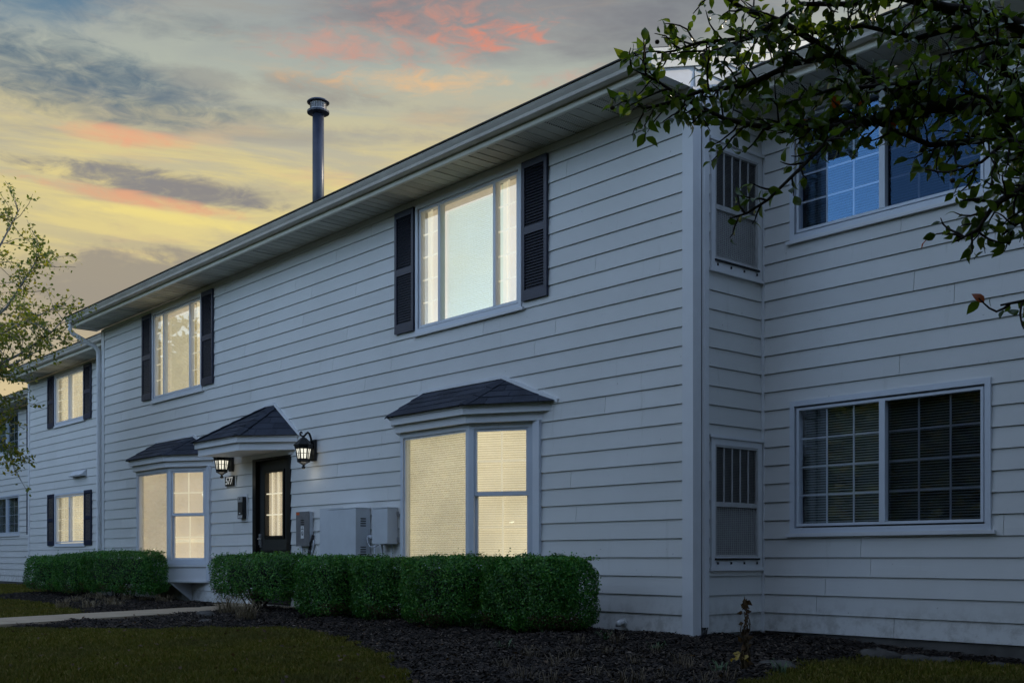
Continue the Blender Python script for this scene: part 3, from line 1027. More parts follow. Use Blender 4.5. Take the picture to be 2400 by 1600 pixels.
def grid(fr, a0, a1, z0, z1, cols, rows, n, mat, parent, w=0.018, zs=None):
    m = MB(fr)
    for i in range(1, cols):
        a = a0 + (a1 - a0) * i / cols; m.box(a - w / 2, a + w / 2, n - 0.004, n + 0.004, z0, z1)
    for j in (zs if zs else [z0 + (z1 - z0) * j / rows for j in range(1, rows)]):
        m.box(a0, a1, n - 0.003, n + 0.003, j - w / 2, j + w / 2)
    m.build('grille', mat, parent)


def backing(fr, a0, a1, z0, z1, n, mat, parent, name='shade'):
    MB(fr).box(a0, a1, n - 0.01, n, z0, z1).build(name, mat, parent)


def casing(fr, o, w=0.05, n=0.034, sill=True):
    a0, a1, z0, z1 = o
    m = MB(fr).rim(a0 - 0.012, a1 + 0.012, z0 - 0.012, z1 + 0.012, w, -0.06, n)
    win = m.build('window', 'vinyl', HOUSE)
    # reveal of the opening
    MB(fr).rim(a0 + 0.002, a1 - 0.002, z0 + 0.002, z1 - 0.002, 0.006, -0.15, -0.061).build('reveal', 'trim', win)
    if sill:
        MB(fr).box(a0 - 0.05, a1 + 0.05, 0.02, 0.047, z0 - 0.045, z0 - 0.0135).build('sill', 'trim', win)
    return win


def shutter(fr, a0, a1, z0, z1):
    s = MB(fr).rim(a0, a1, z0, z1, 0.045, 0.019, 0.048, 0.11, 0.075)
    zm = z0 + (z1 - z0) * 0.50
    s.box(a0 + 0.045, a1 - 0.045, 0.019, 0.0475, zm - 0.04, zm + 0.04)
    sh = s.build('shutter', 'navy', HOUSE)
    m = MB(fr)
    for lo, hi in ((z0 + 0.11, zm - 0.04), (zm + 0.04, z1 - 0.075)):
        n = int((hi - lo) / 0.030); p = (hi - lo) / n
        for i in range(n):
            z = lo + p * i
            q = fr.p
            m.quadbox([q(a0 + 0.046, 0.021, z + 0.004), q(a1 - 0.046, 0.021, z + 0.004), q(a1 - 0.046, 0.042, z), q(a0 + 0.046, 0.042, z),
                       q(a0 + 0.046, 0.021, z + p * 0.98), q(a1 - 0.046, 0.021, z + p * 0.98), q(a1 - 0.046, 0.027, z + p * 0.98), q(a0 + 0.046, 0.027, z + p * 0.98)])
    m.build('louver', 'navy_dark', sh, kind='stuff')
    return sh


def upper_triple(o, mid_mat, mid_label=None):
    """three-light upper window: narrow gridded casements each side of a picture pane"""
    a0, a1, z0, z1 = o
    win = casing(FA, o)
    f = MB(FA)
    x = [a0 + 0.05, a0 + 0.05 + 0.40, a1 - 0.05 - 0.40, a1 - 0.05]
    zb, zt = z0 + 0.05, z1 - 0.05
    f.rim(x[0], x[3], zb, zt, 0.03, -0.05, 0.018)
    for k in (1, 2): f.box(x[k] - 0.022, x[k] + 0.022, -0.05, 0.022, zb + 0.03, zt - 0.03)
    f.build('sash_frame', 'vinyl', win)
    lights = [(x[0] + 0.03, x[1] - 0.022), (x[1] + 0.022, x[2] - 0.022), (x[2] + 0.022, x[3] - 0.03)]
    for i, (p, q) in enumerate(lights):
        pane(FA, p, q, zb + 0.03, zt - 0.03, -0.012, 'glass_lit', win)
        if i != 1:
            grid(FA, p, q, zb + 0.03, zt - 0.03, 2, 5, -0.024, 'muntin_lit', win, 0.016)
            backing(FA, p - 0.02, q + 0.02, zb, zt, -0.12, 'curtain_warm', win, 'curtain')
            MB(FA).box(p + 0.0, p + 0.06, -0.108, -0.09, zb, zt).build('blind_edge', 'muntin_lit', win)
        else:
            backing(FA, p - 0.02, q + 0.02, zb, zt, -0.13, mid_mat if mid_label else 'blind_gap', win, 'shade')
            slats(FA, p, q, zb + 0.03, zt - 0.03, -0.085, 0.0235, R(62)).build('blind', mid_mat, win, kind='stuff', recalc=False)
            MB(FA).box(p, q, -0.10, -0.06, zt - 0.10, zt - 0.02).build('blind_rail', 'curtain_warm', win)
    return win


upper_triple(WU1, 'shade_sky_glow', True)
upper_triple(WU2, 'blind_warm')
for a0, a1 in ((-4.70, -4.305), (-2.325, -1.93), (-12.455, -12.06), (-10.09, -9.69)): shutter(FA, a0, a1, 3.46, 4.95)


def slider(fr, o, lit, cols=3, rows=4, glass=('glass_dark', 'glass_dark'), screen=True, slat=True, mat=None, smat='slat_white'):
    a0, a1, z0, z1 = o
    win = casing(fr, o)
    f = MB(fr)
    p0, p1, zb, zt = a0 + 0.055, a1 - 0.055, z0 + 0.055, z1 - 0.055
    am = (p0 + p1) / 2 - 0.03
    f.rim(p0, p1, zb, zt, 0.025, -0.05, 0.018)
    f.box(am - 0.012, am + 0.045, -0.05, 0.022, zb + 0.025, zt - 0.025)
    f.build('sash_frame', 'vinyl', win)
    for k, (p, q) in enumerate(((p0 + 0.025, am - 0.012), (am + 0.045, p1 - 0.025))):
        pane(fr, p, q, zb + 0.025, zt - 0.025, -0.012 - 0.018 * k, glass[k], win)
        grid(fr, p, q, zb + 0.025, zt - 0.025, cols, rows, -0.026 - 0.018 * k, 'muntin_lit' if lit else 'vinyl', win, 0.016)
    if lit:
        backing(fr, p0, p1, zb, zt, -0.13, mat or 'curtain_warm', win, 'curtain')
        if slat: slats(fr, p0 + .01, p1 - .01, zb, zt, -0.10, 0.05, R(60), 0.05).build('blind', 'blind_warm', win, kind='stuff', recalc=False)
    else:
        backing(fr, p0, p1, zb, zt, -0.145, 'dim_room', win, 'dark_room')
        slats(fr, p0 + 0.01, p1 - 0.01, zb + 0.02, zt, -0.10, 0.024, R(28)).build('blind', smat, win, kind='stuff', recalc=False)
    return win


mat_glass('glass_screen', 0.03, (0.72, 0.73, 0.75))
slider(FB, BLOW, False, glass=('glass_dark', 'glass_screen'))
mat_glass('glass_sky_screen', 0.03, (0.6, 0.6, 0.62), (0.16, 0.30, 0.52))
mat_plain('slat_dim', (0.15, 0.17, 0.19), 0.6, 0.06)
slider(FB, BUP, False, glass=('glass_sky', 'glass_sky_screen'), smat='slat_dim')
slider(FB, A2UP, True, 2, 4, ('glass_lit', 'glass_lit'))
slider(FB, A2LO, True, 2, 4, ('glass_lit', 'glass_lit'))
for a0, a1, z0 in ((-20.54, -20.10, 3.76), (-18.18, -17.74, 3.76), (-20.54, -20.10, 0.985), (-18.145, -17.72, 0.985)): shutter(FB, a0, a1, z0, z0 + 1.21)
for o in A3UP:
    slider(FC, o, False, 2, 4, ('glass_sky', 'glass_dark'))
    slider(FC, (o[0], o[1], 1.37, 2.53), False, 2, 4)
for a0 in (-26.82 + 0.0,): pass
for z0 in (3.76, 1.36): shutter(FC, -26.10 - 0.0, -25.70, z0, z0 + 1.19)


# ---- bay windows -----------------------------------------------------------
def bay(xc, lit_slats):
    """xc: right front corner; centre light 1.29 wide, sides at 30 degrees, 0.40 deep"""
    p = 0.40; w = 1.29; run = 0.69
    xl = xc - w
    A = Vector((xl - 0.40, 0, 0)); B = Vector((xl, -p, 0)); Cc = Vector((xc, -p, 0)); D = Vector((xc + run, 0, 0))
    root = bpy.data.objects.new('bay_window', None); COL.objects.link(root); root.parent = HOUSE
    plan = [A, B, Cc, D]

    def offs(d):
        """plan pushed out by d"""
        r = []
        t = math.tan(R(15))
        r.append(A + Vector((-d / math.sin(R(45)), 0, 0)))
        r.append(B + Vector((-d * math.tan(R(22.5)), -d, 0))); r.append(Cc + Vector((d * t, -d, 0)))
        r.append(D + Vector((d / math.sin(R(30)), 0, 0)))
        return r

    def ring(d0, d1, z0, z1, name, mat):
        o = offs(d1); i = offs(d0)
        m = MB()
        for k in range(3):
            q = [o[k], o[k + 1], i[k + 1], i[k]]
            m.extrude([Vector((v.x, v.y - 0.0, z0)) for v in q], (0, 0, z1 - z0))
        return m.build(name, mat, root)

    # seat panel, ledge boards
    ring(-0.12, 0.0, 0.335, 0.56, 'apron', 'trim')
    ring(-0.12, 0.022, 0.315, 0.333, 'skirt_board', 'trim')
    ring(-0.12, 0.022, 0.562, 0.590, 'ledge', 'trim')
    ring(-0.12, 0.012, 0.592, 0.625, 'ledge', 'vinyl')
    m = MB(); o = offs(-0.005)
    m.extrude([Vector((v.x, v.y, 0.30)) for v in o], (0, 0, 0.0145)); m.build('bay_floor', 'trim', root)
    m = MB(); o = offs(-0.12)
    m.extrude([Vector((v.x, v.y + 0.0, 0.56)) for v in o], (0, 0, 0.05)); m.build('seat', 'trim', root)
    # head: frieze and roof fascia
    ring(-0.12, 0.055, 2.165, 2.252, 'frieze_board', 'trim')
    ring(-0.12, 0.105, 2.254, 2.345, 'fascia', 'trim')
    ring(-0.12, 0.118, 2.325, 2.349, 'drip_edge', 'trim')
    # windows
    segs = [(A, B), (B, Cc), (Cc, D)]
    for k, (P, Q) in enumerate(segs):
        sd = (Q - P).normalized(); nd = Vector((sd.y, -sd.x, 0)); L = (Q - P).length
        fr = Frame(P, sd, nd)
        e0 = 0.0 if k != 0 else 0.06; e1 = L if k != 2 else L - 0.06
        fm = MB(fr)
        fm.rim(e0 + 0.002, e1 - 0.002, 0.626, 2.164, 0.055, -0.11, -0.004, 0.05, 0.06)
        wn = fm.build('window_frame', 'vinyl', root)
        g0, g1, zb, zt = e0 + 0.057, e1 - 0.057, 0.676, 2.104
        if k == 1:
            MB(fr).rim(g0, g1, zb, zt, 0.022, -0.075, -0.02).build('sash_frame', 'vinyl', root)
            pane(fr, g0 + 0.02, g1 - 0.02, zb + 0.02, zt - 0.02, -0.045, 'glass_lit', root)
        else:
            zm = 1.40
            s = MB(fr); s.rim(g0, g1, zb, zm + 0.02, 0.03, -0.085, -0.05, 0.03, 0.045); s.rim(g0, g1, zm - 0.02, zt, 0.03, -0.049, -0.018, 0.045, 0.03)
            s.build('sash_frame', 'vinyl', root)
            pane(fr, g0 + 0.03, g1 - 0.03, zb + 0.03, zm - 0.025, -0.065, 'glass_lit', root)
            pane(fr, g0 + 0.03, g1 - 0.03, zm + 0.025, zt - 0.03, -0.032, 'glass_lit', root)
            grid(fr, g0 + 0.03, g1 - 0.03, zb + 0.03, zm - 0.025, 2, 2, -0.074, 'muntin_lit', root, 0.020)
            grid(fr, g0 + 0.03, g1 - 0.03, zm + 0.025, zt - 0.03, 2, 2, -0.040, 'muntin_lit', root, 0.020)
        # blind hung inside
        if k == 0:
            backing(fr, g0 + 0.03, g1 - 0.03, zb, zt, -0.20, 'slat_white', root, 'curtain')
        elif lit_slats:
            backing(fr, g0 - (0.12 if k == 1 else 0.05), g1 - 0.01, zb, zt, -0.155, 'blind_gap', root, 'lit_room')
            slats(fr, g0 - (0.08 if k == 1 else 0.03), g1 - 0.01, zb + 0.01, zt, -0.13, 0.0255, R(58), 0.026).build('blind', 'blind_warm', root, kind='stuff', recalc=False)
        else:
            backing(fr, g0 - (0.13 if k == 1 else 0.06), g1 - 0.01, zb, zt, -0.155, 'curtain_warm', root, 'curtain')
            if k == 2: MB(fr).box(g0 - 0.03, g1 - 0.02, -0.15, -0.13, zb + 0.28, zb + 0.33).build('blind_rail', 'muntin_lit', root)
    # post where the wall and the side light meet
    for P in (A, D):
        sx = 1 if P is D else -1
        MB().box(P.x - 0.045 if sx > 0 else P.x - 0.055, P.x + 0.055 if sx > 0 else P.x + 0.045, 0.0, 0.05, 0.34, 2.163).build('jamb_trim', 'vinyl', root)
    # hip roof against the wall, shingle by shingle
    ev = [offs(0.135)[k] + Vector((0, 0, 2.353)) for k in range(4)]
    ridge = [Vector((xl - 0.03, -0.025, 2.665)), Vector((xc + 0.10, -0.025, 2.665))]
    ev[0].y = ev[3].y = -0.025
    hip_roof(root, ev, ridge)
    # gussets under the floor
    for gx in (xl + 0.28, xc + 0.05):
        m = MB(); m.extrude([Vector((gx, -0.022, 0.298)), Vector((gx, -0.39, 0.298)), Vector((gx, -0.022, 0.0))], (0.02, 0, 0))
        m.build('bracket', 'trim', root)
    return root


def hip_roof(root, ev, ridge):
    """ev: four eave points (left wall, left front, right front, right wall); ridge: two points on the wall"""
    faces = [(ev[0], ev[1], ridge[0], ridge[0]), (ev[1], ev[2], ridge[1], ridge[0]), (ev[2], ev[3], ridge[1], ridge[1])]
    deck = MB()
    deck.poly([ev[0], ev[1], ridge[0]]); deck.poly([ev[1], ev[2], ridge[1], ridge[0]]); deck.poly([ev[2], ev[3], ridge[1]])
    deck.poly([ev[0], ev[3], ev[2], ev[1]]); deck.poly([ev[0], ridge[0], ridge[1], ev[3]])
    deck.build('roof', 'shingle', root)
    for e0, e1, r1, r0 in faces:
        nrm = (e1 - e0).cross(r1 - e0).normalized()
        if nrm.z < 0: nrm = -nrm
        along = (e1 - e0).normalized()
        up = nrm.cross(along)
        if up.z < 0: up = -up
        H = (r1 - e0).dot(up)
        rows = max(3, int(round(H / 0.135))); dh = H / rows
        # slope edges in (along, up) coordinates
        L = (e1 - e0).length; ra = (r0 - e0).dot(along); rb = (r1 - e0).dot(along)
        def lim(h):
            t = h / H
            return ra * t, L + (rb - L) * t
        for r in range(rows):
            h0 = dh * r - (0.018 if r == 0 else 0); h1 = dh * (r + 1)
            l0, h_0 = lim(h0); l1, h_1 = lim(h1)
            x = l0 - 0.305 * (0.5 if r % 2 else 0.0) - random.uniform(0, .05)
            while x < h_0:
                w = 0.30; a, b = x + 0.003, x + w - 0.003; x += w
                qa0, qb0 = max(a, l0), min(b, h_0); qa1, qb1 = max(a, l1), min(b, h_1)
                if qb0 - qa0 < 0.02: continue
                if qb1 < qa1: qb1 = qa1 = min(max((qa1 + qb1) / 2, l1), h_1)
                lift = random.uniform(0.007, 0.012)
                def P(aa, hh, n): return e0 + along * aa + up * hh + nrm * n
                m = MB()
                m.quadbox([P(qa0, h0, 0.001), P(qb0, h0, 0.001), P(qb1, h1, 0.001), P(qa1, h1, 0.001), P(qa0, h0, lift), P(qb0, h0, lift), P(qb1, h1, 0.003), P(qa1, h1, 0.003)])
                m.build('shingle', 'shingle', root)
    # hip caps
    for e, r in ((ev[1], ridge[0]), (ev[2], ridge[1])):
        d = r - e; n = max(3, int(d.length / 0.17)); side = d.cross(Vector((0, 0, 1))).normalized()
        upv = side.cross(d).normalized()
        if upv.z < 0: upv = -upv
        for i in range(n):
            b0 = e + d * (i / n); b1 = e + d * ((i + 1.08) / n)
            m = MB(); wv = 0.085
            lo, hi = 0.022, 0.012
            ring0 = [b0 - side * wv - upv * 0.012 , b0 + upv * lo, b0 + side * wv - upv * 0.012]
            ring1 = [b1 - side * wv - upv * 0.020, b1 + upv * hi, b1 + side * wv - upv * 0.020]
            m.quadbox([ring0[0] - upv * 0.008, ring0[1] - upv * 0.008, ring1[1] - upv * 0.008, ring1[0] - upv * 0.008, ring0[0], ring0[1], ring1[1], ring1[0]])
            m.quadbox([ring0[1] - upv * 0.008, ring0[2] - upv * 0.008, ring1[2] - upv * 0.008, ring1[1] - upv * 0.008, ring0[1], ring0[2], ring1[2], ring1[1]])
            m.build('hip_cap', 'shingle', root)
    # flashing along the wall
    fl = MB()
    pts = [ev[0] + Vector((-0.05, 0, -0.01)), ridge[0] + Vector((-0.02, 0, 0.03)), ridge[1] + Vector((0.02, 0, 0.03)), ev[3] + Vector((0.05, 0, -0.01))]
    for p, q in zip(pts[:-1], pts[1:]):
        d = (q - p).normalized(); n = Vector((-d.z, 0, d.x))
        if n.z < 0: n = -n
        a, b = p - n * 0.02, q - n * 0.02
        fl.quadbox([a + Vector((0, -0.012, 0)), b + Vector((0, -0.012, 0)), b + Vector((0, 0.02, 0)), a + Vector((0, 0.02, 0)),
                    a + n * 0.04 + Vector((0, -0.012, 0)), b + n * 0.04 + Vector((0, -0.012, 0)), b + n * 0.04 + Vector((0, 0.02, 0)), a + n * 0.04 + Vector((0, 0.02, 0))])
    fl.build('flashing', 'trim', root)


bay(-2.79, True)
bay(-10.545, False)

# ---- entrance hood and door --------------------------------------------------
hood = bpy.data.objects.new('door_hood', None); COL.objects.link(hood); hood.parent = HOUSE
HP = [Vector((-8.78, 0, 0)), Vector((-9.08, -0.57, 0)), Vector((-7.765, -0.57, 0)), Vector((-7.16, 0, 0))]


def hood_ring(d, z0, z1, name, mat, dy=0.0):
    c = Vector((-8.35, -0.1, 0))
    m = MB()
    o = [HP[0] + Vector((-d * .3, 0, 0)), HP[1] + Vector((-d * .6, -d, 0)), HP[2] + Vector((d * .45, -d, 0)), HP[3] + Vector((d * 1.4, 0, 0))]
    o[0].y = o[3].y = -0.021
    m.extrude([Vector((v.x, v.y, z0)) for v in o], (0, 0, z1 - z0))
    return m.build(name, mat, hood)


hood_ring(0.0, 2.228, 2.335, 'frieze_board', 'trim')
hood_ring(0.045, 2.337, 2.425, 'fascia', 'trim')
hood_ring(0.058, 2.404, 2.431, 'drip_edge', 'trim')
hv = [Vector((-8.74, -0.025, 2.434)), Vector((-9.125, -0.645, 2.434)), Vector((-7.735, -0.645, 2.434)), Vector((-7.08, -0.025, 2.434))]
hip_roof(hood, hv, [Vector((-8.02, -0.025, 2.90)), Vector((-7.77, -0.025, 2.90))])

dr = bpy.data.objects.new('door', None); COL.objects.link(dr); dr.parent = HOUSE
MB(FA).rim(-8.40, -7.29, 0.03, 2.165, 0.10, -0.14, 0.03, 0.03, 0.035).build('door_frame', 'black', dr)
MB(FA).box(-8.44, -7.25, 0.0, 0.035, 2.168, 2.227).build('head_casing', 'trim', dr)
sx0, sx1 = -8.296, -7.394
gx0, gx1, gz0, gz1 = -8.09, -7.585, 1.03, 1.95
sm = MB(FA)
sm.box(sx0, sx1, -0.08, -0.035, 0.065, gz0); sm.box(sx0, sx1, -0.08, -0.035, gz1, 2.128)
sm.box(sx0, gx0, -0.08, -0.035, gz0, gz1); sm.box(gx1, sx1, -0.08, -0.035, gz0, gz1)
sm.build('door_slab', 'door_dark', dr)
MB(FA).rim(gx0 - 0.04, gx1 + 0.04, gz0 - 0.04, gz1 + 0.04, 0.04, -0.034, -0.015).build('glazing_bead', 'black', dr)
for p0, p1 in ((-8.21, -7.90), (-7.78, -7.47)):
    MB(FA).rim(p0, p1, 0.22, 0.82, 0.03, -0.034, -0.024).build('raised_panel', 'black', dr)
MB(FA).box(gx0, gx1, -0.053, -0.050, gz0, gz1).build('pane', 'glass_lit', dr)
grid(FA, gx0, gx1, gz0, gz1, 3, 3, -0.040, 'muntin_lit', dr, 0.018)
backing(FA, gx0 - .16, gx1 + .03, gz0 - .03, gz1 + .03, -0.10, 'curtain_warm', dr, 'curtain')
hd = MB(FA)
hd.box(-8.275, -8.225, -0.034, -0.022, 0.86, 1.06)
hd.tube([FA.p(-8.25, -0.02, 0.985), FA.p(-8.25, 0.02, 0.985), FA.p(-8.20, 0.028, 0.985), FA.p(-8.13, 0.025, 0.98)], 0.010, 8)
hd.lathe(FA.p(-8.25, -0.02, 1.035), [(0.024, -0.0), (0.024, 0.012), (0.012, 0.014)], 12, Matrix.Rotation(R(90), 3, 'X'))
hd.build('handle', 'steel', dr)
MB(FA).box(-8.33, -8.297, -0.033, -0.02, 0.90, 1.06).build('strike_plate', 'paper', dr)
st = MB().box(-8.9, -7.15, 0.0, 0.45, -0.12, 0.02).build('doorstep', 'concrete', HOUSE)

# ---- air conditioner sleeves in the return wall ------------------------------
def ac_cover(o):
    y0, y1, z0, z1 = o
    root = MB(FR).rim(y0, y1, z0, z1, 0.055, -0.02, 0.034, 0.10, 0.06).build('air_conditioner_cover', 'trim', HOUSE)
    MB(FR).box(y0 - 0.03, y1 + 0.012, 0.018, 0.05, z1 + 0.001, z1 + 0.03).build('head_trim', 'trim', root)
    MB(FR).box(y0 - 0.02, y1 + 0.012, 0.020, 0.046, z0 - 0.03, z0 - 0.001).build('sill', 'trim', root)
    i0, i1, b, t = y0 + 0.056, y1 - 0.056, z0 + 0.10, z1 - 0.06
    zm = b + (t - b) * 0.47
    f = MB(FR).rim(i0, i1, b, t, 0.02, -0.01, 0.030)
    f.box(i0 + 0.02, i1 - 0.02, -0.01, 0.0295, zm - 0.022, zm + 0.022)
    f.build('cover_frame', 'grille', root)
    MB(FR).box(i0, i1, -0.10, -0.09, b, t).build('dark_sleeve', 'dark_in', root)
    bars = MB(FR)
    for k in range(1, 5):
        a = i0 + 0.02 + (i1 - i0 - 0.04) * k / 5
        bars.box(a - 0.006, a + 0.006, 0.012, 0.024, zm + 0.022, t - 0.02)
    bars.build('divider_bar', 'grille', root)
    lv = MB(FR)
    n = 34; hh = (t - 0.02 - zm - 0.022) / n
    for k in range(n):
        z = zm + 0.022 + hh * k; q = FR.p
        lv.quadbox([q(i0 + 0.02, -0.02, z + hh * .55), q(i1 - 0.02, -0.02, z + hh * .55), q(i1 - 0.02, 0.010, z), q(i0 + 0.02, 0.010, z),
                    q(i0 + 0.02, -0.02, z + hh * .62), q(i1 - 0.02, -0.02, z + hh * .62), q(i1 - 0.02, 0.010, z + hh * .30), q(i0 + 0.02, 0.010, z + hh * .30)])
    lv.build('louver', 'louver_grey', root, kind='stuff')
    gm = MB(FR)
    n = 26
    for k in range(n + 1):
        z = b + 0.02 + (zm - 0.042 - b) * k / n; gm.box(i0 + 0.02, i1 - 0.02, 0.004, 0.010, z - 0.0022, z + 0.0022)
    for k in range(1, 20):
        a = i0 + 0.02 + (i1 - i0 - 0.04) * k / 20; gm.box(a - 0.0018, a + 0.0018, 0.011, 0.015, b + 0.02, zm - 0.022)
    gm.build('mesh_grid', 'grille', root, kind='stuff')
    MB(FR).box(i0 - 0.01, i1 + 0.005, 0.035, 0.050, z0 + 0.070, z0 + 0.088).build('drip_ledge', 'dark_in', root)
    for k in range(4):
        a = i0 + 0.03 + (i1 - i0 - 0.06) * k / 3
        MB(FR).box(a - 0.006, a + 0.006, 0.035, 0.047, z0 + 0.03, z0 + 0.052).build('clip', 'black', root)


ac_cover(ACU)
ac_cover(ACL)

# ---- flue, vent --------------------------------------------------------------
fl = MB().lathe((-9.9, 2.0, 0), [(0.098, 5.8), (0.098, 8.30)], 24).build('flue_pipe', 'flue_paint', HOUSE, True)
MB().lathe((-9.9, 2.0, 0), [(0.10, 5.95), (0.24, 5.96), (0.15, 6.25), (0.10, 6.3)], 20).build('flue_collar', 'flue_paint', fl, True)
MB().lathe((-9.9, 2.0, 0), [(0.10, 8.285), (0.188, 8.30), (0.192, 8.32), (0.188, 8.335), (0.15, 8.35)], 24).build('cap_skirt', 'flue_paint', fl)
MB().lathe((-9.9, 2.0, 0), [(0.135, 8.35), (0.138, 8.47), (0.13, 8.475)], 24).build('cap_drum', 'flue_galv', fl)
sl_ = MB()
for k in range(28):
    an = 2 * math.pi * k / 28
    c = Vector((-9.9 + 0.139 * math.cos(an), 2.0 + 0.139 * math.sin(an), 0)); t = Vector((-math.sin(an), math.cos(an), 0)) * 0.006; n = Vector((math.cos(an), math.sin(an), 0)) * 0.002
    sl_.quadbox([c - t + Vector((0, 0, 8.375)), c + t + Vector((0, 0, 8.375)), c + t + n + Vector((0, 0, 8.375)), c - t + n + Vector((0, 0, 8.375)),
                 c - t + Vector((0, 0, 8.45)), c + t + Vector((0, 0, 8.45)), c + t + n + Vector((0, 0, 8.45)), c - t + n + Vector((0, 0, 8.45))])
sl_.build('cap_slots', 'black', fl)
MB().lathe((-9.9, 2.0, 0), [(0.15, 8.468), (0.190, 8.475), (0.192, 8.49), (0.16, 8.515), (0.08, 8.54), (0.01, 8.55)], 24).build('cap_lid', 'flue_paint', fl, True)


def wall_vent(fr, a0, a1, z0, z1, label):
    t = thing('dryer_vent', label, 'vent', fr.p((a0 + a1) / 2, 0.02, z0))
    MB(fr).box(a0, a1, 0.018, 0.03, z0, z1).build('back_plate', 'box_white', t)
    m = MB(fr)
    m.prism([(0.031, z0 + 0.02), (0.13, z0 + 0.02), (0.14, z0 + 0.04), (0.031, z1 - 0.01)], a0 + 0.01, a1 - 0.01)
    m.build('hood', 'box_white', t)
    m = MB(fr)
    for k in range(6):
        a = a0 + 0.05 + (a1 - a0 - 0.1) * k / 5; m.box(a - 0.012, a + 0.012, 0.142, 0.146, z0 + 0.025, z0 + 0.045)
    m.build('louver', 'grille', t)


wall_vent(FB, -18.85, -18.05, 2.50, 2.66, 'small white louvered vent hood between the two windows of the near left wing')
wall_vent(FC, -25.2, -24.6, 2.92, 3.10, 'small white vent hood on the far left wing beside the corner')


# ------------------------------------------------------------------ wall lanterns
def lantern(x, label):
    t = thing('wall_lantern', label, 'wall lamp', (x, -0.02, 2.18), 'black lanterns either side of the entrance')
    cx, cy = x, -0.19
    MB(FA).prism([(0.019, 2.03), (0.05, 2.03), (0.06, 2.06), (0.06, 2.29), (0.05, 2.32), (0.019, 2.32)], x - 0.055, x + 0.055).build('back_plate', 'black_metal', t)
    arm = []
    for k in range(15):
        u = k / 14
        arm.append((x, -0.06 - 0.06 * math.sin(u * 1.6) - 0.07 * u, 2.28 + 0.135 * math.sin(min(1, u * 1.25) * 1.9) - 0.02 * u))
    a2 = [(x, -0.06, 2.26), (x, -0.075, 2.34), (x, -0.10, 2.40), (x, -0.125, 2.415), (x, -0.15, 2.395), (x, -0.175, 2.365), (x, -0.205, 2.355), (x, -0.235, 2.37), (x, -0.245, 2.395), (x, -0.235, 2.415), (x, -0.218, 2.415), (x, -0.212, 2.40), (x, -0.222, 2.392)]
    MB().tube(a2, [0.015] * 5 + [0.014, 0.013, 0.012, 0.011, 0.010, 0.010, 0.009, 0.008], 8).build('scroll_arm', 'black_metal', t, True)
    MB().tube([(x, -0.055, 2.10), (x, -0.09, 2.09), (x, -0.11, 2.13), (x, -0.105, 2.17)], [0.008, 0.008, 0.007, 0.006], 6).build('lower_scroll', 'black_metal', t, True)
    MB().lathe((cx, cy, 0), [(0.130, 2.230), (0.140, 2.240), (0.11, 2.262), (0.075, 2.30), (0.034, 2.338), (0.014, 2.345), (0.012, 2.362)], 6).build('lamp_roof', 'black_metal', t)
    rt, rb = 0.105, 0.072
    cage = MB()
    for k in range(6):
        an = 2 * math.pi * k / 6
        d = Vector((math.cos(an), math.sin(an), 0))
        cage.tube([Vector((cx, cy, 2.236)) + d * (rt + .003), Vector((cx, cy, 2.02)) + d * (rb + .003)], 0.011, 5)
        # mullion in the middle of each face
        an2 = an + math.pi / 6; d2 = Vector((math.cos(an2), math.sin(an2), 0))
        cage.tube([Vector((cx, cy, 2.236)) + d2 * (rt * 0.87 + .002), Vector((cx, cy, 2.02)) + d2 * (rb * 0.87 + .002)], 0.008, 4)
        dn = Vector((math.cos(an + math.pi / 3), math.sin(an + math.pi / 3), 0))
        rm = (rt + rb) / 2
        cage.tube([Vector((cx, cy, 2.125)) + d * (rm + .002), Vector((cx, cy, 2.125)) + dn * (rm + .002)], 0.0035, 4)
    cage.lathe((cx, cy, 0), [(rt + 0.006, 2.185), (rt + 0.016, 2.205), (rt + 0.018, 2.238)], 6)
    cage.lathe((cx, cy, 0), [(rb + 0.006, 2.055), (rb + 0.006, 2.035), (rb + 0.018, 2.022), (rb + 0.012, 2.008), (0.04, 1.985), (0.016, 1.965)], 6)
    cage.build('cage', 'black_metal', t)
    for k in range(6):
        an = 2 * math.pi * k / 6; d = Vector((math.cos(an), math.sin(an), 0)); dn = Vector((math.cos(an + math.pi / 3), math.sin(an + math.pi / 3), 0))
        c0, c1 = Vector((cx, cy, 2.036)), Vector((cx, cy, 2.214))
        m = MB(); m.extrude([c0 + d * rb, c0 + dn * rb, c1 + dn * rt, c1 + d * rt], -(d + dn) * 0.0012)
        m.build('pane', 'lamp_glass', t)
    MB().lathe((cx, cy, 0), [(0.014, 1.968), (0.012, 1.958), (0.026, 1.946), (0.028, 1.934), (0.018, 1.918), (0.004, 1.908)], 10).build('finial', 'black_metal', t, True)
    for dx, dz, pw in ((0.0, 1.88, 0.14),):
        l = bpy.data.lights.new('lamp_light', 'POINT'); l.energy = pw; l.color = (1.0, 0.95, 0.82); l.shadow_soft_size = 0.05
        lo = bpy.data.objects.new('lamp_light', l); COL.objects.link(lo); lo.parent = t
        lo.matrix_parent_inverse = Matrix.Translation(t.location).inverted()
        lo.location = (cx, cy - 0.16, dz) if dz > 2 else (cx, cy, dz)


lantern(-6.64, 'black wall lantern with lit panes right of the dark door')
lantern(-9.07, 'black wall lantern with lit panes tucked under the left end of the door hood')

# house number
t = thing('house_number_sign', 'small black house number plate reading 577 left of the door', 'house number', (-9.08, -0.02, 1.88))
m = MB(FA).box(-9.245, -8.93, 0.018, 0.028, 1.795, 1.965).build('backing_plate', 'trim', t)


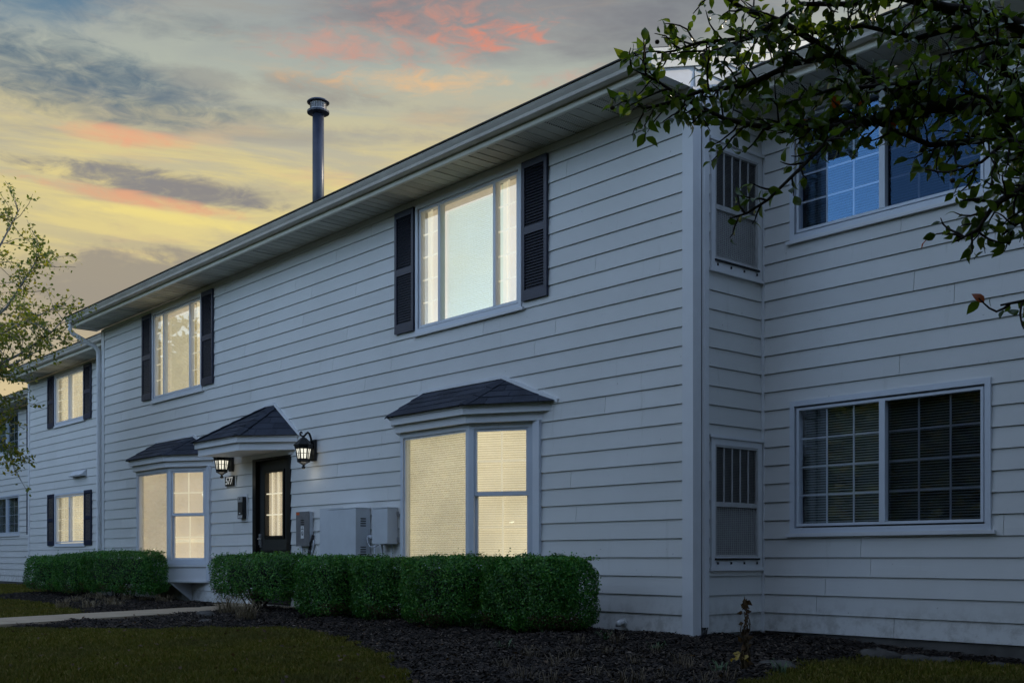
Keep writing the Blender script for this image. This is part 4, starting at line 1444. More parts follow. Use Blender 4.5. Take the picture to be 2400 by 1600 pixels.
def rrect(a0, a1, z0, z1, r, n=5):
    pts = []
    for cx_, cz_, st_ in ((a1 - r, z1 - r, 0), (a0 + r, z1 - r, 90), (a0 + r, z0 + r, 180), (a1 - r, z0 + r, 270)):
        for k in range(n + 1):
            an = R(st_ + 90 * k / n); pts.append((cx_ + r * math.cos(an), cz_ + r * math.sin(an)))
    return pts


m = MB(); m.extrude([FA.p(a, 0.029, z) for a, z in rrect(-9.235, -8.965, 1.808, 1.958, 0.02)], (0, -0.028, 0)); m.build('number_plate', 'black', t)


def text(body, size, fr, a, n, z, mat, parent, name, shear=0.0, depth=0.002, sx=1.0):
    cu = bpy.data.curves.new(name, 'FONT')
    cu.body = body; cu.size = size; cu.extrude = depth; cu.shear = shear; cu.offset = 0.0025 * size / 0.1
    cu.align_x = 'CENTER'; cu.align_y = 'CENTER'
    tmp = bpy.data.objects.new(name + '_tmp', cu)
    COL.objects.link(tmp)
    dg = bpy.context.evaluated_depsgraph_get(); dg.update()
    me = bpy.data.meshes.new_from_object(tmp.evaluated_get(dg))
    bpy.data.objects.remove(tmp)
    for v in me.vertices:
        p = fr.p(a + v.co.x * sx, n + v.co.z, z + v.co.y); v.co = p
    me.materials.clear(); me.materials.append(MATS[mat])
    me.name = name
    return link(name, me, parent)


text('577', 0.155, FA, -9.10, 0.060, 1.883, 'paper', t, 'numeral', 0.18)

# intercom
t = thing('door_intercom', 'narrow grey entry intercom panel on the siding left of the door', 'intercom', (-8.68, -0.02, 1.45))
MB(FA).box(-8.79, -8.56, 0.018, 0.027, 1.25, 1.665).build('backing_plate', 'trim', t)
MB(FA).box(-8.755, -8.595, 0.028, 0.085, 1.295, 1.625).build('housing', 'black', t)
MB(FA).box(-8.750, -8.600, 0.086, 0.094, 1.545, 1.620).build('camera_plate', 'speaker_grey', t)
MB(FA).box(-8.750, -8.600, 0.086, 0.094, 1.300, 1.352).build('keypad_plate', 'speaker_grey', t)
MB(FA).box(-8.746, -8.604, 0.086, 0.092, 1.354, 1.543).build('directory_screen', 'mesh_brown', t)
MB().lathe(FA.p(-8.675, 0.094, 1.592), [(0.014, 0), (0.012, 0.004)], 12, Matrix.Rotation(R(90), 3, 'X')).build('lens', 'black', t)
for k in range(3): MB(FA).box(-8.73 + k * .045, -8.70 + k * .045, 0.0945, 0.0965, 1.315, 1.335).build('button', 'paper', t)
MB(FA).box(-8.70, -8.66, 0.0925, 0.0945, 1.37, 1.385).build('label_strip', 'paper', t)


# ------------------------------------------------------------------ utility boxes
def ubox(t, a0, a1, d, z0, z1, mat, name='cabinet', lip=True):
    m = MB(FA).box(a0, a1, 0.022, d, z0, z1)
    b = m.build(name, mat, t)
    if lip:
        MB(FA).box(a0 - 0.006, a1 + 0.006, 0.022, d + 0.008, z1 + 0.001, z1 + 0.012).build('rain_lip', mat, t)
    return b


D1 = 0.085
t = thing('utility_box', 'grey brown telephone box with orange sticker right of the door', 'utility box', (-6.75, -0.02, 0.85), 'utility boxes on the wall')
x0, x1 = onwall(694, -D1), onwall(723.8, -D1)
ubox(t, x0, x1, D1 - 0.012, 0.87, 1.33, 'box_white')
cov = MB(FA).box(x0 - 0.003, x1 + 0.003, D1 - 0.011, D1, 0.868, 1.345).build('cover', 'box_grey', t)
MB(FA).box(x0 + 0.004, x0 + 0.09, D1 + 0.0005, D1 + 0.002, 1.30, 1.337).build('sticker', 'orange', t, )
for k in range(3): MB(FA).box((x0 + x1) / 2 - 0.045, (x0 + x1) / 2 + 0.045, D1 + 0.0005, D1 + 0.003, 1.165 + k * 0.028, 1.177 + k * 0.028).build('vent_slot', 'black', t)
xc = (x0 + x1) / 2
MB(FA).box(xc - 0.04, xc + 0.04, D1 + 0.0005, D1 + 0.002, 0.975, 1.145).build('label', 'paper', t)
MB(FA).box(xc - 0.022, xc + 0.022, D1 + 0.002, D1 + 0.003, 1.118, 1.128).build('print', 'ink', t)
MB(FA).box(xc - 0.03, xc + 0.03, D1 + 0.002, D1 + 0.003, 1.095, 1.106).build('print', 'ink', t)
m = MB()
for k in range(20):
    an0 = 2 * math.pi * k / 20; an1 = 2 * math.pi * (k + 1) / 20
    for r_, in ((0.030,),):
        m.poly([FA.p(xc + math.cos(an0) * r_, D1 + 0.003, 1.045 + math.sin(an0) * r_), FA.p(xc + math.cos(an1) * r_, D1 + 0.003, 1.045 + math.sin(an1) * r_), FA.p(xc + math.cos(an1) * r_ * .72, D1 + 0.003, 1.045 + math.sin(an1) * r_ * .72), FA.p(xc + math.cos(an0) * r_ * .72, D1 + 0.003, 1.045 + math.sin(an0) * r_ * .72)])
m.build('print', 'ink', t)
m = MB(); m.extrude([FA.p(xc - 0.012, D1 + 0.0022, 1.062), FA.p(xc - 0.004, D1 + 0.0022, 1.062), FA.p(xc + 0.004, D1 + 0.0022, 1.042), FA.p(xc + 0.016, D1 + 0.0022, 1.034), FA.p(xc + 0.010, D1 + 0.0022, 1.026), FA.p(xc - 0.008, D1 + 0.0022, 1.036)], (0, -0.001, 0)); m.build('print', 'ink', t)
m = MB()
m.tube([FA.p(x1 - 0.02, 0.05, 0.87), FA.p(x1 - 0.03, 0.05, 0.75), FA.p(x1 - 0.09, 0.05, 0.5), FA.p(x1 - 0.10, 0.05, 0.0)], 0.014, 8)
m.tube([FA.p(x1 + 0.02, 0.03, 1.02), FA.p(x1 + 0.0, 0.06, 0.90), FA.p(x1 - 0.08, 0.05, 0.70), FA.p(x1 - 0.12, 0.05, 0.3)], 0.016, 8)
m.build('cable', 'black', t, True)
MB().tube([FA.p(x1 + 0.045, 0.03, 0.95), FA.p(x1 + 0.03, 0.035, 0.86), FA.p(x1 - 0.03, 0.035, 0.72), FA.p(x1 - 0.05, 0.035, 0.0)], 0.012, 8).build('conduit', 'box_white', t, True)
MB().tube([FA.p(x0 + 0.10, 0.05, 0.87), FA.p(x0 + 0.10, 0.05, 0.0)], 0.014, 8).build('conduit', 'box_white', t, True)

t = thing('electrical_panel', 'large pale metal meter cabinet with side louvres on the wall', 'utility box', (-5.6, -0.02, 0.3), 'utility boxes on the wall')
D2 = 0.235
x0, x1 = onwall(771, -D2), onwall(834.5, -D2)
ubox(t, x0, x1, D2, 0.25, 1.335, 'box_white')
MB(FA).box(onwall(750, -0.03), x0 - 0.002, 0.02, 0.032, 0.55, 1.375).build('backing_sheet', 'box_white', t)
MB(FA).box(x0 - 0.004, x1 + 0.004, D2 + 0.0005, D2 + 0.008, 0.25, 1.315).build('front_cover', 'box_white', t)
for zc in (1.16, 0.80):
    for k in range(4):
        MB().box(x1 + 0.0005, x1 + 0.004, D2 * 0.38, D2 * 0.72, zc - 0.05 + k * 0.03, zc - 0.05 + k * 0.03 + 0.012).build('vent_slot', 'black', t)
MB().tube([(x1 + 0.02, -0.06, 0.97), (x1 + 0.12, -0.06, 0.97)], 0.03, 10).build('conduit', 'box_white', t, True)
MB().tube([(x1 + 0.06, -0.11, 0.98), (x1 + 0.09, -0.12, 0.90), (x1 + 0.16, -0.13, 0.85), (x1 + 0.24, -0.12, 0.845), (x1 + 0.30, -0.10, 0.87)], 0.007, 6).build('cable', 'box_white', t, True)
MB().tube([(x1 + 0.16, -0.06, 0.87), (x1 + 0.16, -0.06, 0.0)], 0.012, 8).build('conduit', 'box_white', t, True)

t = thing('meter_box', 'small pale metal box next to the right bay window', 'utility box', (-4.95, -0.02, 0.9), 'utility boxes on the wall')
D3 = 0.17
x0, x1 = onwall(873.7, -D3), onwall(908.7, -D3)
ubox(t, x0, x1, D3, 0.88, 1.32, 'box_white')
MB(FA).box(x0 - 0.004, x1 + 0.004, D3 + 0.0005, D3 + 0.007, 0.885, 1.30).build('front_cover', 'box_white', t)
MB(FA).box(x1 + 0.001, x1 + 0.03, 0.022, 0.035, 0.90, 0.96).build('mounting_tab', 'steel', t)
MB(FA).box(x1 + 0.001, x1 + 0.03, 0.022, 0.035, 1.22, 1.28).build('mounting_tab', 'steel', t)
MB().tube([FA.p(x0 + 0.06, 0.07, 0.878), FA.p(x0 + 0.06, 0.07, 0.0)], 0.014, 8).build('conduit', 'box_white', t, True)
MB().tube([FA.p(x0 + 0.24, 0.05, 0.878), FA.p(x0 + 0.24, 0.05, 0.0)], 0.010, 8).build('conduit', 'box_white', t, True)

t = thing('drain_pipe', 'short white pipe stub poking out low on the siding right of the hedge', 'pipe', (-0.87, -0.02, 0.1))
px_ = onwall(1452, -0.08)
MB().tube([(px_, -0.01, 0.085), (px_, -0.07, 0.085), (px_ - 0.0, -0.095, 0.075), (px_, -0.10, 0.045)], [0.028, 0.028, 0.029, 0.029], 12).build('elbow', 'pvc', t, True)
MB().lathe((px_, -0.024, 0.085), [(0.042, 0), (0.042, 0.006)], 14, Matrix.Rotation(R(90), 3, 'X')).build('flange', 'pvc', t)
MB().lathe((px_, -0.10, 0.0435), [(0.023, 0.0), (0.022, 0.001)], 12).build('bore', 'black', t)

# ------------------------------------------------------------------ planting
def bush(u0, u1, ytop, label, front=-1.15, back=-0.45, zb=0.04, n=11000, end_at_back=None, bright=0, group='clipped boxwood bushes in a row', brown=True, x0=None, x1=None):
    n = int(n * 1.6)
    xa = onwall(u0, front) if x0 is None else x0
    xb = onwall(u1, front) if x1 is None else x1
    cx, cy = (xa + xb) / 2, (front + back) / 2
    hx, hy = (xb - xa) / 2 - 0.08, (back - front) / 2
    zt = ytop
    zc, hz = (zt + zb) / 2, (zt - zb) / 2
    gnd = float(gz(cx, cy))
    t = thing('boxwood_bush', label, 'bush', (cx, cy, gnd), group)
    # points on a rounded box surface, pushed in a little at random
    def samples(n):
        P = rng.uniform(-1, 1, (n * 3, 3))
        ax = rng.choice(3, n * 3, p=[0.26, 0.42, 0.32])
        sg = rng.choice([-1, 1], n * 3)
        keep = ~((ax == 1) & (sg > 0) & (rng.uniform(size=n * 3) < 0.6)) & ~((ax == 2) & (sg < 0) & (rng.uniform(size=n * 3) < 0.5))
        P[np.arange(n * 3), ax] = sg
        P = P[keep][:n]
        return P
    P = samples(n)
    h = np.array([hx, hy, hz])
    rr = min(0.30, hy * 0.95)
    Q = P * h
    rv = np.array([rr, rr, 0.16])
    inner = np.clip(Q, -(h - rv), h - rv)
    d = Q - inner
    L = np.linalg.norm(d, axis=1, keepdims=True)
    nr = d / np.maximum(L, 1e-6)
    S = inner + nr * np.sqrt((rr * np.hypot(nr[:, 0:1], nr[:, 1:2])) ** 2 + (0.16 * nr[:, 2:3]) ** 2)
    ph = rng.uniform(0, 6, 3)
    lump = 0.020 * (np.sin(S[:, 0:1] * 9 + ph[0]) * np.sin(S[:, 2:3] * 8 + ph[1]) + np.sin(S[:, 1:2] * 11 + ph[2]) * np.cos(S[:, 0:1] * 13) + 0.8 * np.sin(S[:, 0:1] * 23 + S[:, 2:3] * 19))
    depth = -np.abs(rng.exponential(0.045, (len(S), 1))) + rng.uniform(0, 0.014, (len(S), 1))
    S = S + nr * (lump + depth)
    # short shoots along the top and the shoulders, each with a few leaves
    ns = n // 50
    sx = rng.uniform(-1, 1, ns) * (hx - 0.06); sy = rng.uniform(-1, 1, ns) * (hy - 0.06)
    sh = rng.exponential(0.015, ns)
    T = np.concatenate([np.stack([sx + rng.normal(0, .006, ns), sy + rng.normal(0, .006, ns), hz - 0.01 + sh * f], 1) for f in (0.25, 0.5, 0.75, 1.0)])
    S = np.concatenate([S, T]); nr = np.concatenate([nr, np.tile([[0, 0, 1.0]], (len(T), 1))])
    c = np.array([cx, cy, zc])
    nn = nr + rng.normal(0, 0.55, nr.shape)
    sz = rng.uniform(0.015, 0.028, len(S)) * (1 + 0.02 * max(0, np.hypot(cx - CAM.x, cy - CAM.y) - 9))
    low = (S[:, 2] < -hz * 0.55) & (S[:, 1] < 0)
    patch = (np.sin(S[:, 0] * 6 + ph[1]) > 0.1) & (rng.uniform(size=len(S)) < 0.55)
    br = low & patch if brown else np.zeros(len(S), bool)
    V, F = scatter(S[~br] + c, nn[~br], rng.uniform(0, 6.28, (~br).sum()), sz[~br], *LEAF2)
    np_mesh('foliage', V, F, 'box_leaf', 'stuff', t)
    if br.sum() > 10:
        V, F = scatter(S[br] + c, nn[br], rng.uniform(0, 6.28, br.sum()), sz[br] * 0.8, *LEAF2)
        np_mesh('dead_leaves', V, F, 'brown_leaf', 'stuff', t)
    if bright:
        nb = bright
        bx = rng.uniform(hx * 0.1, hx * 0.95, nb); by = rng.uniform(-hy, hy * 0.4, nb)
        B = np.stack([bx, by, hz + rng.uniform(-0.02, 0.055, nb)], 1) + c
        V, F = scatter(B, np.stack([rng.normal(0, .6, nb), rng.normal(0, .6, nb), np.ones(nb)], 1), rng.uniform(0, 6.28, nb), rng.uniform(0.022, 0.036, nb), *FOLD)
        np_mesh('new_growth', V, F, 'box_leaf_bright', 'stuff', t)
    # stems and inner twigs
    m = MB()
    for k in range(16):
        bx = cx + random.uniform(-0.35, 0.35) * hx; by = cy + random.uniform(-.3, .3) * hy
        e = Vector((cx + random.uniform(-0.85, 0.85) * hx, cy + random.uniform(-.8, .8) * hy, zb + (zt - zb) * random.uniform(0.4, 0.85)))
        mid = Vector((bx, by, gnd)).lerp(e, 0.5) + Vector((0, 0, 0.05))
        m.tube([(bx, by, gnd - 0.02), mid, e], [0.014, 0.009, 0.004], 5)
    m.build('stems', 'bark', t)
    # solid near-black core, its colour stands in for shade between the leaves
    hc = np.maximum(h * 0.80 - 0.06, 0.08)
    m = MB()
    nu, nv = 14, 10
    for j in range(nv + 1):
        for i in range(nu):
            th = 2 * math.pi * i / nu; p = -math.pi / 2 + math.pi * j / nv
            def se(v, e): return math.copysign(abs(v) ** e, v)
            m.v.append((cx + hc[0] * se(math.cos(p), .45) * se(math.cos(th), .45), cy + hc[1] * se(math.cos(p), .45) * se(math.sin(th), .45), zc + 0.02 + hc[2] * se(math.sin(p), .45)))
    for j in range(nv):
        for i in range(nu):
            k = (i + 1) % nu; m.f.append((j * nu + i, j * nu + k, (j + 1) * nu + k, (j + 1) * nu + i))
    m.build('dark_core', 'core', t, True)
    return t


def tufts(name, mat, spots, label, cat, group, hmin, hmax, blades, spread, wid=0.006, labels=None, stuff=False):
    AV = []; AF = []; off = 0
    for i, (x, y) in enumerate(spots):
        n = blades
        ph = rng.uniform(0, 6.28, n); rad = rng.uniform(0, spread * 0.35, n)
        b = np.stack([x + np.cos(ph) * rad, y + np.sin(ph) * rad, gz(x, y) + np.zeros(n) + 0.01], 1)
        hgt = rng.uniform(hmin, hmax, n); ln = rng.uniform(0.2, 1.3, n) * hgt * 0.9
        a2 = ph + rng.normal(0, .6, n)
        d = np.stack([-np.sin(a2), np.cos(a2), np.zeros(n)], 1) * wid * 0.5
        o = np.stack([np.cos(a2), np.sin(a2), np.zeros(n)], 1)
        up = np.array([[0, 0, 1.0]])
        p1 = b + o * (ln * .25)[:, None] + up * (hgt * .6)[:, None]
        p2 = b + o * (ln * .65)[:, None] + up * (hgt * .95)[:, None]
        p3 = b + o * ln[:, None] + up * (hgt * rng.uniform(.55, .95, n))[:, None]
        V = np.stack([b - d, b + d, p1 - d, p1 + d, p2 - d * .7, p2 + d * .7, p3], 1).reshape(-1, 3)
        k = np.arange(n)[:, None] * 7
        F = np.concatenate([k + np.array([[0, 1, 3]]), k + np.array([[0, 3, 2]]), k + np.array([[2, 3, 5]]), k + np.array([[2, 5, 4]]), k + np.array([[4, 5, 6]])])
        if stuff:
            AV.append(V); AF.append(F + off); off += len(V); continue
        o_ = np_mesh(name, V, F, mat)
        tag(o_, labels[i] if labels else label, cat, group)
    if stuff: np_mesh(name, np.concatenate(AV), np.concatenate(AF), mat, 'stuff')


def stones():
    spec = [(1.66, 0.35, 0.16, 'flat grey stone nearest the inner corner by the foundation'), (1.95, 0.42, 0.11, 'second grey stone from the corner along the foundation'), (2.12, 0.50, 0.10, 'small grey stone third along the foundation'),
            (2.55, 0.62, 0.07, 'small stone alone by the foundation of the right wing'), (1.62, -0.95, 0.13, 'grey stone at the mulch edge beside the right lawn'), (-6.62, -1.62, 0.16, 'flat stone between the path and the leftmost bush of the long hedge'), (-5.62, -2.1, 0.11, 'low stone on the lawn edge below the dry tuft'), (0.28, 0.55, 0.05, 'small pale stone at the foot of the return wall')]
    for x, y, r, lab in spec:
        m = MB(); nu, nv = 10, 7
        ph = [random.uniform(0, 6) for _ in range(4)]
        for j in range(nv + 1):
            for i in range(nu):
                th = 2 * math.pi * i / nu; p = -math.pi / 2 + math.pi * j / nv
                k = 1 + 0.18 * math.sin(3 * th + ph[0]) * math.cos(2 * p + ph[1]) + 0.1 * math.sin(5 * th + ph[2])
                m.v.append((x + r * k * math.cos(p) * math.cos(th) * 1.25, y + r * k * math.cos(p) * math.sin(th) * 0.8, float(gz(x, y)) + 0.015 + 0.42 * r * k * math.sin(p)))
        for j in range(nv):
            for i in range(nu):
                k = (i + 1) % nu; m.f.append((j * nu + i, j * nu + k, (j + 1) * nu + k, (j + 1) * nu + i))
        tag(m.build('stone', 'stone', None, True), lab, 'stone', 'loose stones in the planting bed')


H = 'clipped boxwood bushes right of the path'
H2 = 'clipped boxwood bushes left of the path'
bush(470, 663, 0.735, 'leftmost bush of the long right hedge, in front of the door, thin at its foot', zb=0.17, n=12000, bright=160, group=H, front=-1.12, back=-0.42)
bush(663, 786, 0.705, 'second bush of the long right hedge, below the grey telephone box', n=10000, group=H, front=-1.24, back=-0.5)
bush(786, 906, 0.69, 'third bush of the long right hedge, below the meter cabinet', n=10000, group=H, front=-1.08, back=-0.45)
bush(906, 1092, 0.71, 'fourth bush of the long right hedge, below the left half of the right bay', n=13000, group=H, front=-1.25, back=-0.5)
bush(1092, 1290, 0.70, 'wide rightmost bush of the long right hedge with a squared end', n=21000, group=H, x1=-0.55, front=-1.13, back=-0.45)
bush(45, 117, 0.72, 'leftmost bush of the short left hedge', front=-0.95, back=-0.2, zb=0.10, n=8000, group=H2)
bush(112, 180, 0.76, 'middle bush of the short left hedge', front=-0.95, back=-0.2, zb=0.10, n=8000, group=H2)
bush(172, 394, 0.80, 'wide rightmost bush of the short left hedge in front of the left bay', front=-0.95, back=-0.42, zb=0.13, n=13000, group=H2, x1=onwall(400, -0.5))

make_chips([(bed_a, 80000), (bed_b, 14000)])
make_grass()
stones()
n = 420
fx = rng.uniform(-7, 4, n); fy = rng.uniform(-5.5, -1.0, n)
fp = np.stack([fx, fy, gz(fx, fy) + rng.uniform(0.03, 0.055, n)], 1)
V, F = scatter(fp, np.stack([rng.normal(0, .5, n), rng.normal(0, .5, n), np.ones(n)], 1), rng.uniform(0, 6.28, n), rng.uniform(0.025, 0.055, n), *FOLD)
np_mesh('fallen_leaves', V, F, 'brown_leaf', 'stuff')


def gpt(u, v, z=-0.05):
    w = (CAM.z - z) * 2600 / (v - 1305); p = at(u, v, w); return (p.x, p.y)


dry = [gpt(u, v) for u, v in ((1240, 1540), (1300, 1560), (1180, 1565), (1360, 1520), (1420, 1540), (1480, 1555), (1530, 1535), (1390, 1580), (1290, 1590), (1560, 1580), (1460, 1590), (1620, 1560), (1225, 1585), (1340, 1545), (1500, 1585), (1650, 1590), (1445, 1515), (1700, 1575), (1590, 1550))]
tufts('dry_weeds', 'dry_brown', dry, '', '', None, 0.04, 0.13, 34, 0.22, 0.005, None, True)
grn = [(gpt(1275, 1500), 'small green weed at the mulch edge below the right hedge end'), (gpt(1185, 1530), 'thin green weed alone in the middle of the mulch'), (gpt(1415, 1512), 'broad green weed under the white pipe stub'), (gpt(1540, 1530), 'arching green weed beside the corner board'), (gpt(1120, 1490), 'bright green weed at the foot of the widest bush'), (gpt(1830, 1555), 'single green weed near the stones by the right lawn'), (gpt(1690, 1565), 'long low green weed right of the corner'), (gpt(340, 1405), 'pale green weed under the short left hedge')]
tufts('green_weed', 'weed_green', [g_[0] for g_ in grn], '', 'weed', None, 0.05, 0.13, 16, 0.16, 0.012, [g_[1] for g_ in grn])
stw = [(gpt(535, 1440, -0.02), 'large tuft of dry straw at the foot of the first bush by the path'), (gpt(575, 1452, -0.03), 'low tuft of dry straw just right of the path end')]
tufts('straw_tuft', 'straw', [s[0] for s in stw], '', 'dry grass', None, 0.10, 0.28, 150, 0.42, 0.006, [s[1] for s in stw])
dl = [gpt(u, v, -0.03) for u, v in ((180, 1412), (225, 1410), (260, 1416), (300, 1412), (340, 1414), (150, 1420), (380, 1416), (430, 1410), (210, 1424), (270, 1424))]
tufts('dead_grass', 'straw', dl, '', '', None, 0.06, 0.16, 60, 0.4, 0.008, None, True)
# one long straw in front of the path
p = gpt(470, 1420, 0)
# dead stalk by the return wall
t = thing('dead_plant', 'dried brown plant stalk standing in the mulch before the return wall', 'plant', (*gpt(1748, 1560, -0.07), -0.09))
sx_, sy_ = t.location.x, t.location.y
m = MB()
H0 = 0.43
for k in range(7):
    a_ = random.uniform(0, 6.28); r0 = random.uniform(0.0, 0.03)
    pts = [(sx_ + math.cos(a_) * r0 + math.sin(i * 1.7 + k) * 0.010, sy_ + math.sin(a_) * r0 + math.cos(i * 1.3 + k) * 0.010, -0.1 + H0 * (0.75 + 0.04 * k) * i / 7) for i in range(8)]
    m.tube(pts, [0.009 - 0.0009 * i for i in range(8)], 6)
m.build('stem', 'dead_stalk', t, True)
n = 90
hh = rng.uniform(-0.05, H0 * 0.98, n)
Pp = np.stack([sx_ + rng.normal(0, 0.012, n), sy_ + rng.normal(0, 0.012, n), hh], 1)
V, F = scatter(Pp, np.stack([rng.normal(0, 1, n), rng.normal(0, 1, n), rng.normal(0, .2, n)], 1), rng.uniform(0, 6.28, n), rng.uniform(0.025, 0.06, n), *FOLD)
V[:, 2] -= 0.02
np_mesh('withered_leaves', V, F, 'brown_leaf', 'stuff', t)
n = 14
yl = np.stack([sx_ - 0.05 + rng.normal(0, .03, n), sy_ - 0.03 + rng.normal(0, .03, n), 0.0 + rng.uniform(-.03, .04, n)], 1)
V, F = scatter(yl, np.stack([rng.normal(0, .6, n), rng.normal(0, .6, n), np.ones(n)], 1), rng.uniform(0, 6.28, n), rng.uniform(0.03, 0.06, n), *FOLD)
mat_leaf('yellow_leaf', [(0.30, 0.22, 0.03), (0.40, 0.28, 0.05)], 0.3, 0.5, 1.3)
np_mesh('yellow_leaves', V, F, 'yellow_leaf', 'stuff', t)


# ------------------------------------------------------------------ trees
def grow_twig(start, dirv, length, droop, wig, n=6):
    pts = [Vector(start)]; d = Vector(dirv).normalized()
    for i in range(n):
        d = (d + Vector((random.gauss(0, wig), random.gauss(0, wig), random.gauss(0, wig) - droop))).normalized()
        pts.append(pts[-1] + d * (length / n))
    return pts


def along(pts, s):
    seg = [(pts[i + 1] - pts[i]).length for i in range(len(pts) - 1)]
    tot = sum(seg); s = s * tot
    for i, L in enumerate(seg):
        if s <= L or i == len(seg) - 1: return pts[i].lerp(pts[i + 1], min(1, s / max(L, 1e-6))), (pts[i + 1] - pts[i]).normalized()
        s -= L


def proj(p):
    d = p - CAM
    w = d.dot(FWD)
    if w < 0.2: return (-9e3, -9e3, w)
    return (1200 + 2600 * d.dot(RGT) / w, 1305 - 2600 * d.z / w, w)


def crab_tree():
    base = Vector((6.35, -2.55, -0.09))
    t = thing('crabapple_tree', 'leafy crabapple tree reaching in from the right with glossy dark green leaves', 'tree', base)
    trunk = MB()
    fork = base + Vector((-0.05, -0.08, 1.75))
    trunk.tube([base - Vector((0, 0, .1)), base + Vector((0.02, 0, 0.4)), base + Vector((-0.02, -0.05, 1.1)), fork], [0.17, 0.14, 0.125, 0.12], 12)
    br = trunk
    L = []   # limbs in view, as surveyed polylines (u, v, distance)
    def limb(pts, r0, r1, frm=None):
        P = [at(*q) for q in pts]
        if frm is not None: P = [frm] + P
        n = len(P)
        br.tube(P, [r0 + (r1 - r0) * i / (n - 1) for i in range(n)], 7)
        L.append((P, r0))
        return P
    limb([(2760, 330, 4.6), (2560, 250, 4.35), (2400, 245, 4.2), (2270, 250, 4.15), (2180, 250, 4.1), (2050, 282, 4.0), (1940, 300, 3.95), (1850, 292, 3.95)], 0.06, 0.005, fork)
    limb([(2180, 268, 4.1), (2080, 205, 4.15), (1960, 130, 4.2), (1830, 50, 4.2), (1740, 20, 4.2), (1680, -20, 4.2)], 0.02, 0.006)
    limb([(2050, 282, 4.0), (1940, 285, 4.0), (1800, 300, 4.0), (1700, 280, 4.0), (1620, 240, 4.0), (1530, 185, 4.0), (1480, 160, 4.0)], 0.014, 0.003)
    limb([(1960, 130, 4.2), (1860, 150, 4.15), (1750, 200, 4.1), (1640, 215, 4.1), (1570, 240, 4.05), (1510, 255, 4.05), (1480, 230, 4.05)], 0.013, 0.003)
    limb([(1990, 300, 3.9), (1935, 335, 3.85), (1870, 400, 3.8), (1800, 468, 3.8), (1750, 500, 3.8), (1710, 512, 3.8)], 0.008, 0.003)
    limb([(2560, 250, 4.35), (2480, 120, 4.3), (2350, 40, 4.25), (2220, 20, 4.25), (2100, -10, 4.2), (1980, -30, 4.2)], 0.04, 0.008)
    limb([(2400, 245, 4.2), (2330, 130, 4.25), (2260, 60, 4.3), (2150, 90, 4.3), (2020, 60, 4.3), (1900, 80, 4.3)], 0.02, 0.005)
    limb([(2650, 420, 4.3), (2480, 400, 4.0), (2400, 360, 3.9), (2310, 230, 3.9), (2250, 210, 3.9)], 0.03, 0.006, fork)
    limb([(2480, 400, 4.0), (2420, 330, 3.8), (2360, 330, 3.7), (2300, 380, 3.7), (2240, 400, 3.7)], 0.012, 0.003)
    limb([(2480, 400, 4.0), (2400, 440, 3.7), (2330, 480, 3.6), (2290, 540, 3.6), (2240, 565, 3.6)], 0.014, 0.003)
    limb([(2520, 430, 3.9), (2430, 480, 3.6), (2390, 520, 3.55), (2350, 550, 3.55)], 0.012, 0.003)
    limb([(2600, 560, 3.8), (2480, 660, 3.5), (2400, 705, 3.4), (2345, 715, 3.4)], 0.010, 0.003, None)
    limb([(2400, 245, 4.2), (2300, 330, 4.1), (2180, 340, 4.0), (2060, 290, 4.0), (1960, 250, 4.0)], 0.016, 0.004)
    limb([(2350, 40, 4.25), (2300, 150, 4.1), (2200, 190, 4.05), (2080, 200, 4.0), (1950, 210, 4.0), (1820, 250, 4.0)], 0.014, 0.004)
    limb([(2560, 250, 4.35), (2470, 200, 4.0), (2420, 110, 3.9), (2330, 100, 3.9), (2200, 130, 3.9)], 0.016, 0.004)
    limb([(1830, 50, 4.2), (1740, 90, 4.2), (1640, 100, 4.2), (1580, 120, 4.2), (1540, 125, 4.2)], 0.008, 0.003)
    limb([(2100, -10, 4.2), (1990, 10, 4.15), (1880, 10, 4.1), (1760, 90, 4.1), (1640, 130, 4.1)], 0.012, 0.004)
    # rest of the crown, out of view, made dense to block sky light
    other = []
    for k in range(26):
        a = R(20 + 14.5 * k + random.uniform(-8, 8)); up = random.uniform(0.35, 1.1)
        P = grow_twig(fork, (math.cos(a), math.sin(a), up), random.uniform(2.2, 3.4), -0.02, 0.14, 8)
        vis = [i for i, q in enumerate(P) if (lambda s: -100 < s[0] < 2520 and s[1] > -140 and s[2] > 0)(proj(q))]
        if vis: P = P[:vis[0]]
        if len(P) < 3: continue
        br.tube(P, [0.06 - 0.05 * i / (len(P) - 1) for i in range(len(P))], 7)
        other.append(P)
    # side twigs and leaves
    LP = []; LN = []; LS = []; LA = []
    def leafy(P, tw_every, tlen, leaf_every, dens=1.0, visible=True, skip=0.0):
        tot = sum((P[i + 1] - P[i]).length for i in range(len(P) - 1))
        n = max(2, int(tot / tw_every))
        for i in range(n):
            s = skip + (1 - skip) * (i + random.random()) / n
            p, d = along(P, min(1, s))
            side = Vector((random.gauss(0, 1), random.gauss(0, 1), random.gauss(0, 0.8)))
            side = (side - d * side.dot(d)).normalized()
            q = grow_twig(p, d * 0.55 + side, random.uniform(0.5, 1.15) * tlen, 0.025, 0.22, 5)
            if visible: br.tube(q, [0.0042, 0.004, 0.0036, 0.003, 0.0025, 0.0015], 4, False)
            else: br.tube(q, 0.005, 3, False)
            L2 = sum((q[k + 1] - q[k]).length for k in range(len(q) - 1))
            m_ = max(3, int(L2 / leaf_every * dens))
            for j in range(m_):
                pp, dd = along(q, (j + random.random()) / m_)
                out = Vector((random.gauss(0, 1), random.gauss(0, 1), random.gauss(0, 1) - 0.35)).normalized()
                LP.append(pp + out * 0.006); LA.append((dd * 0.35 + out).normalized()); LS.append(random.uniform(0.024, 0.055))
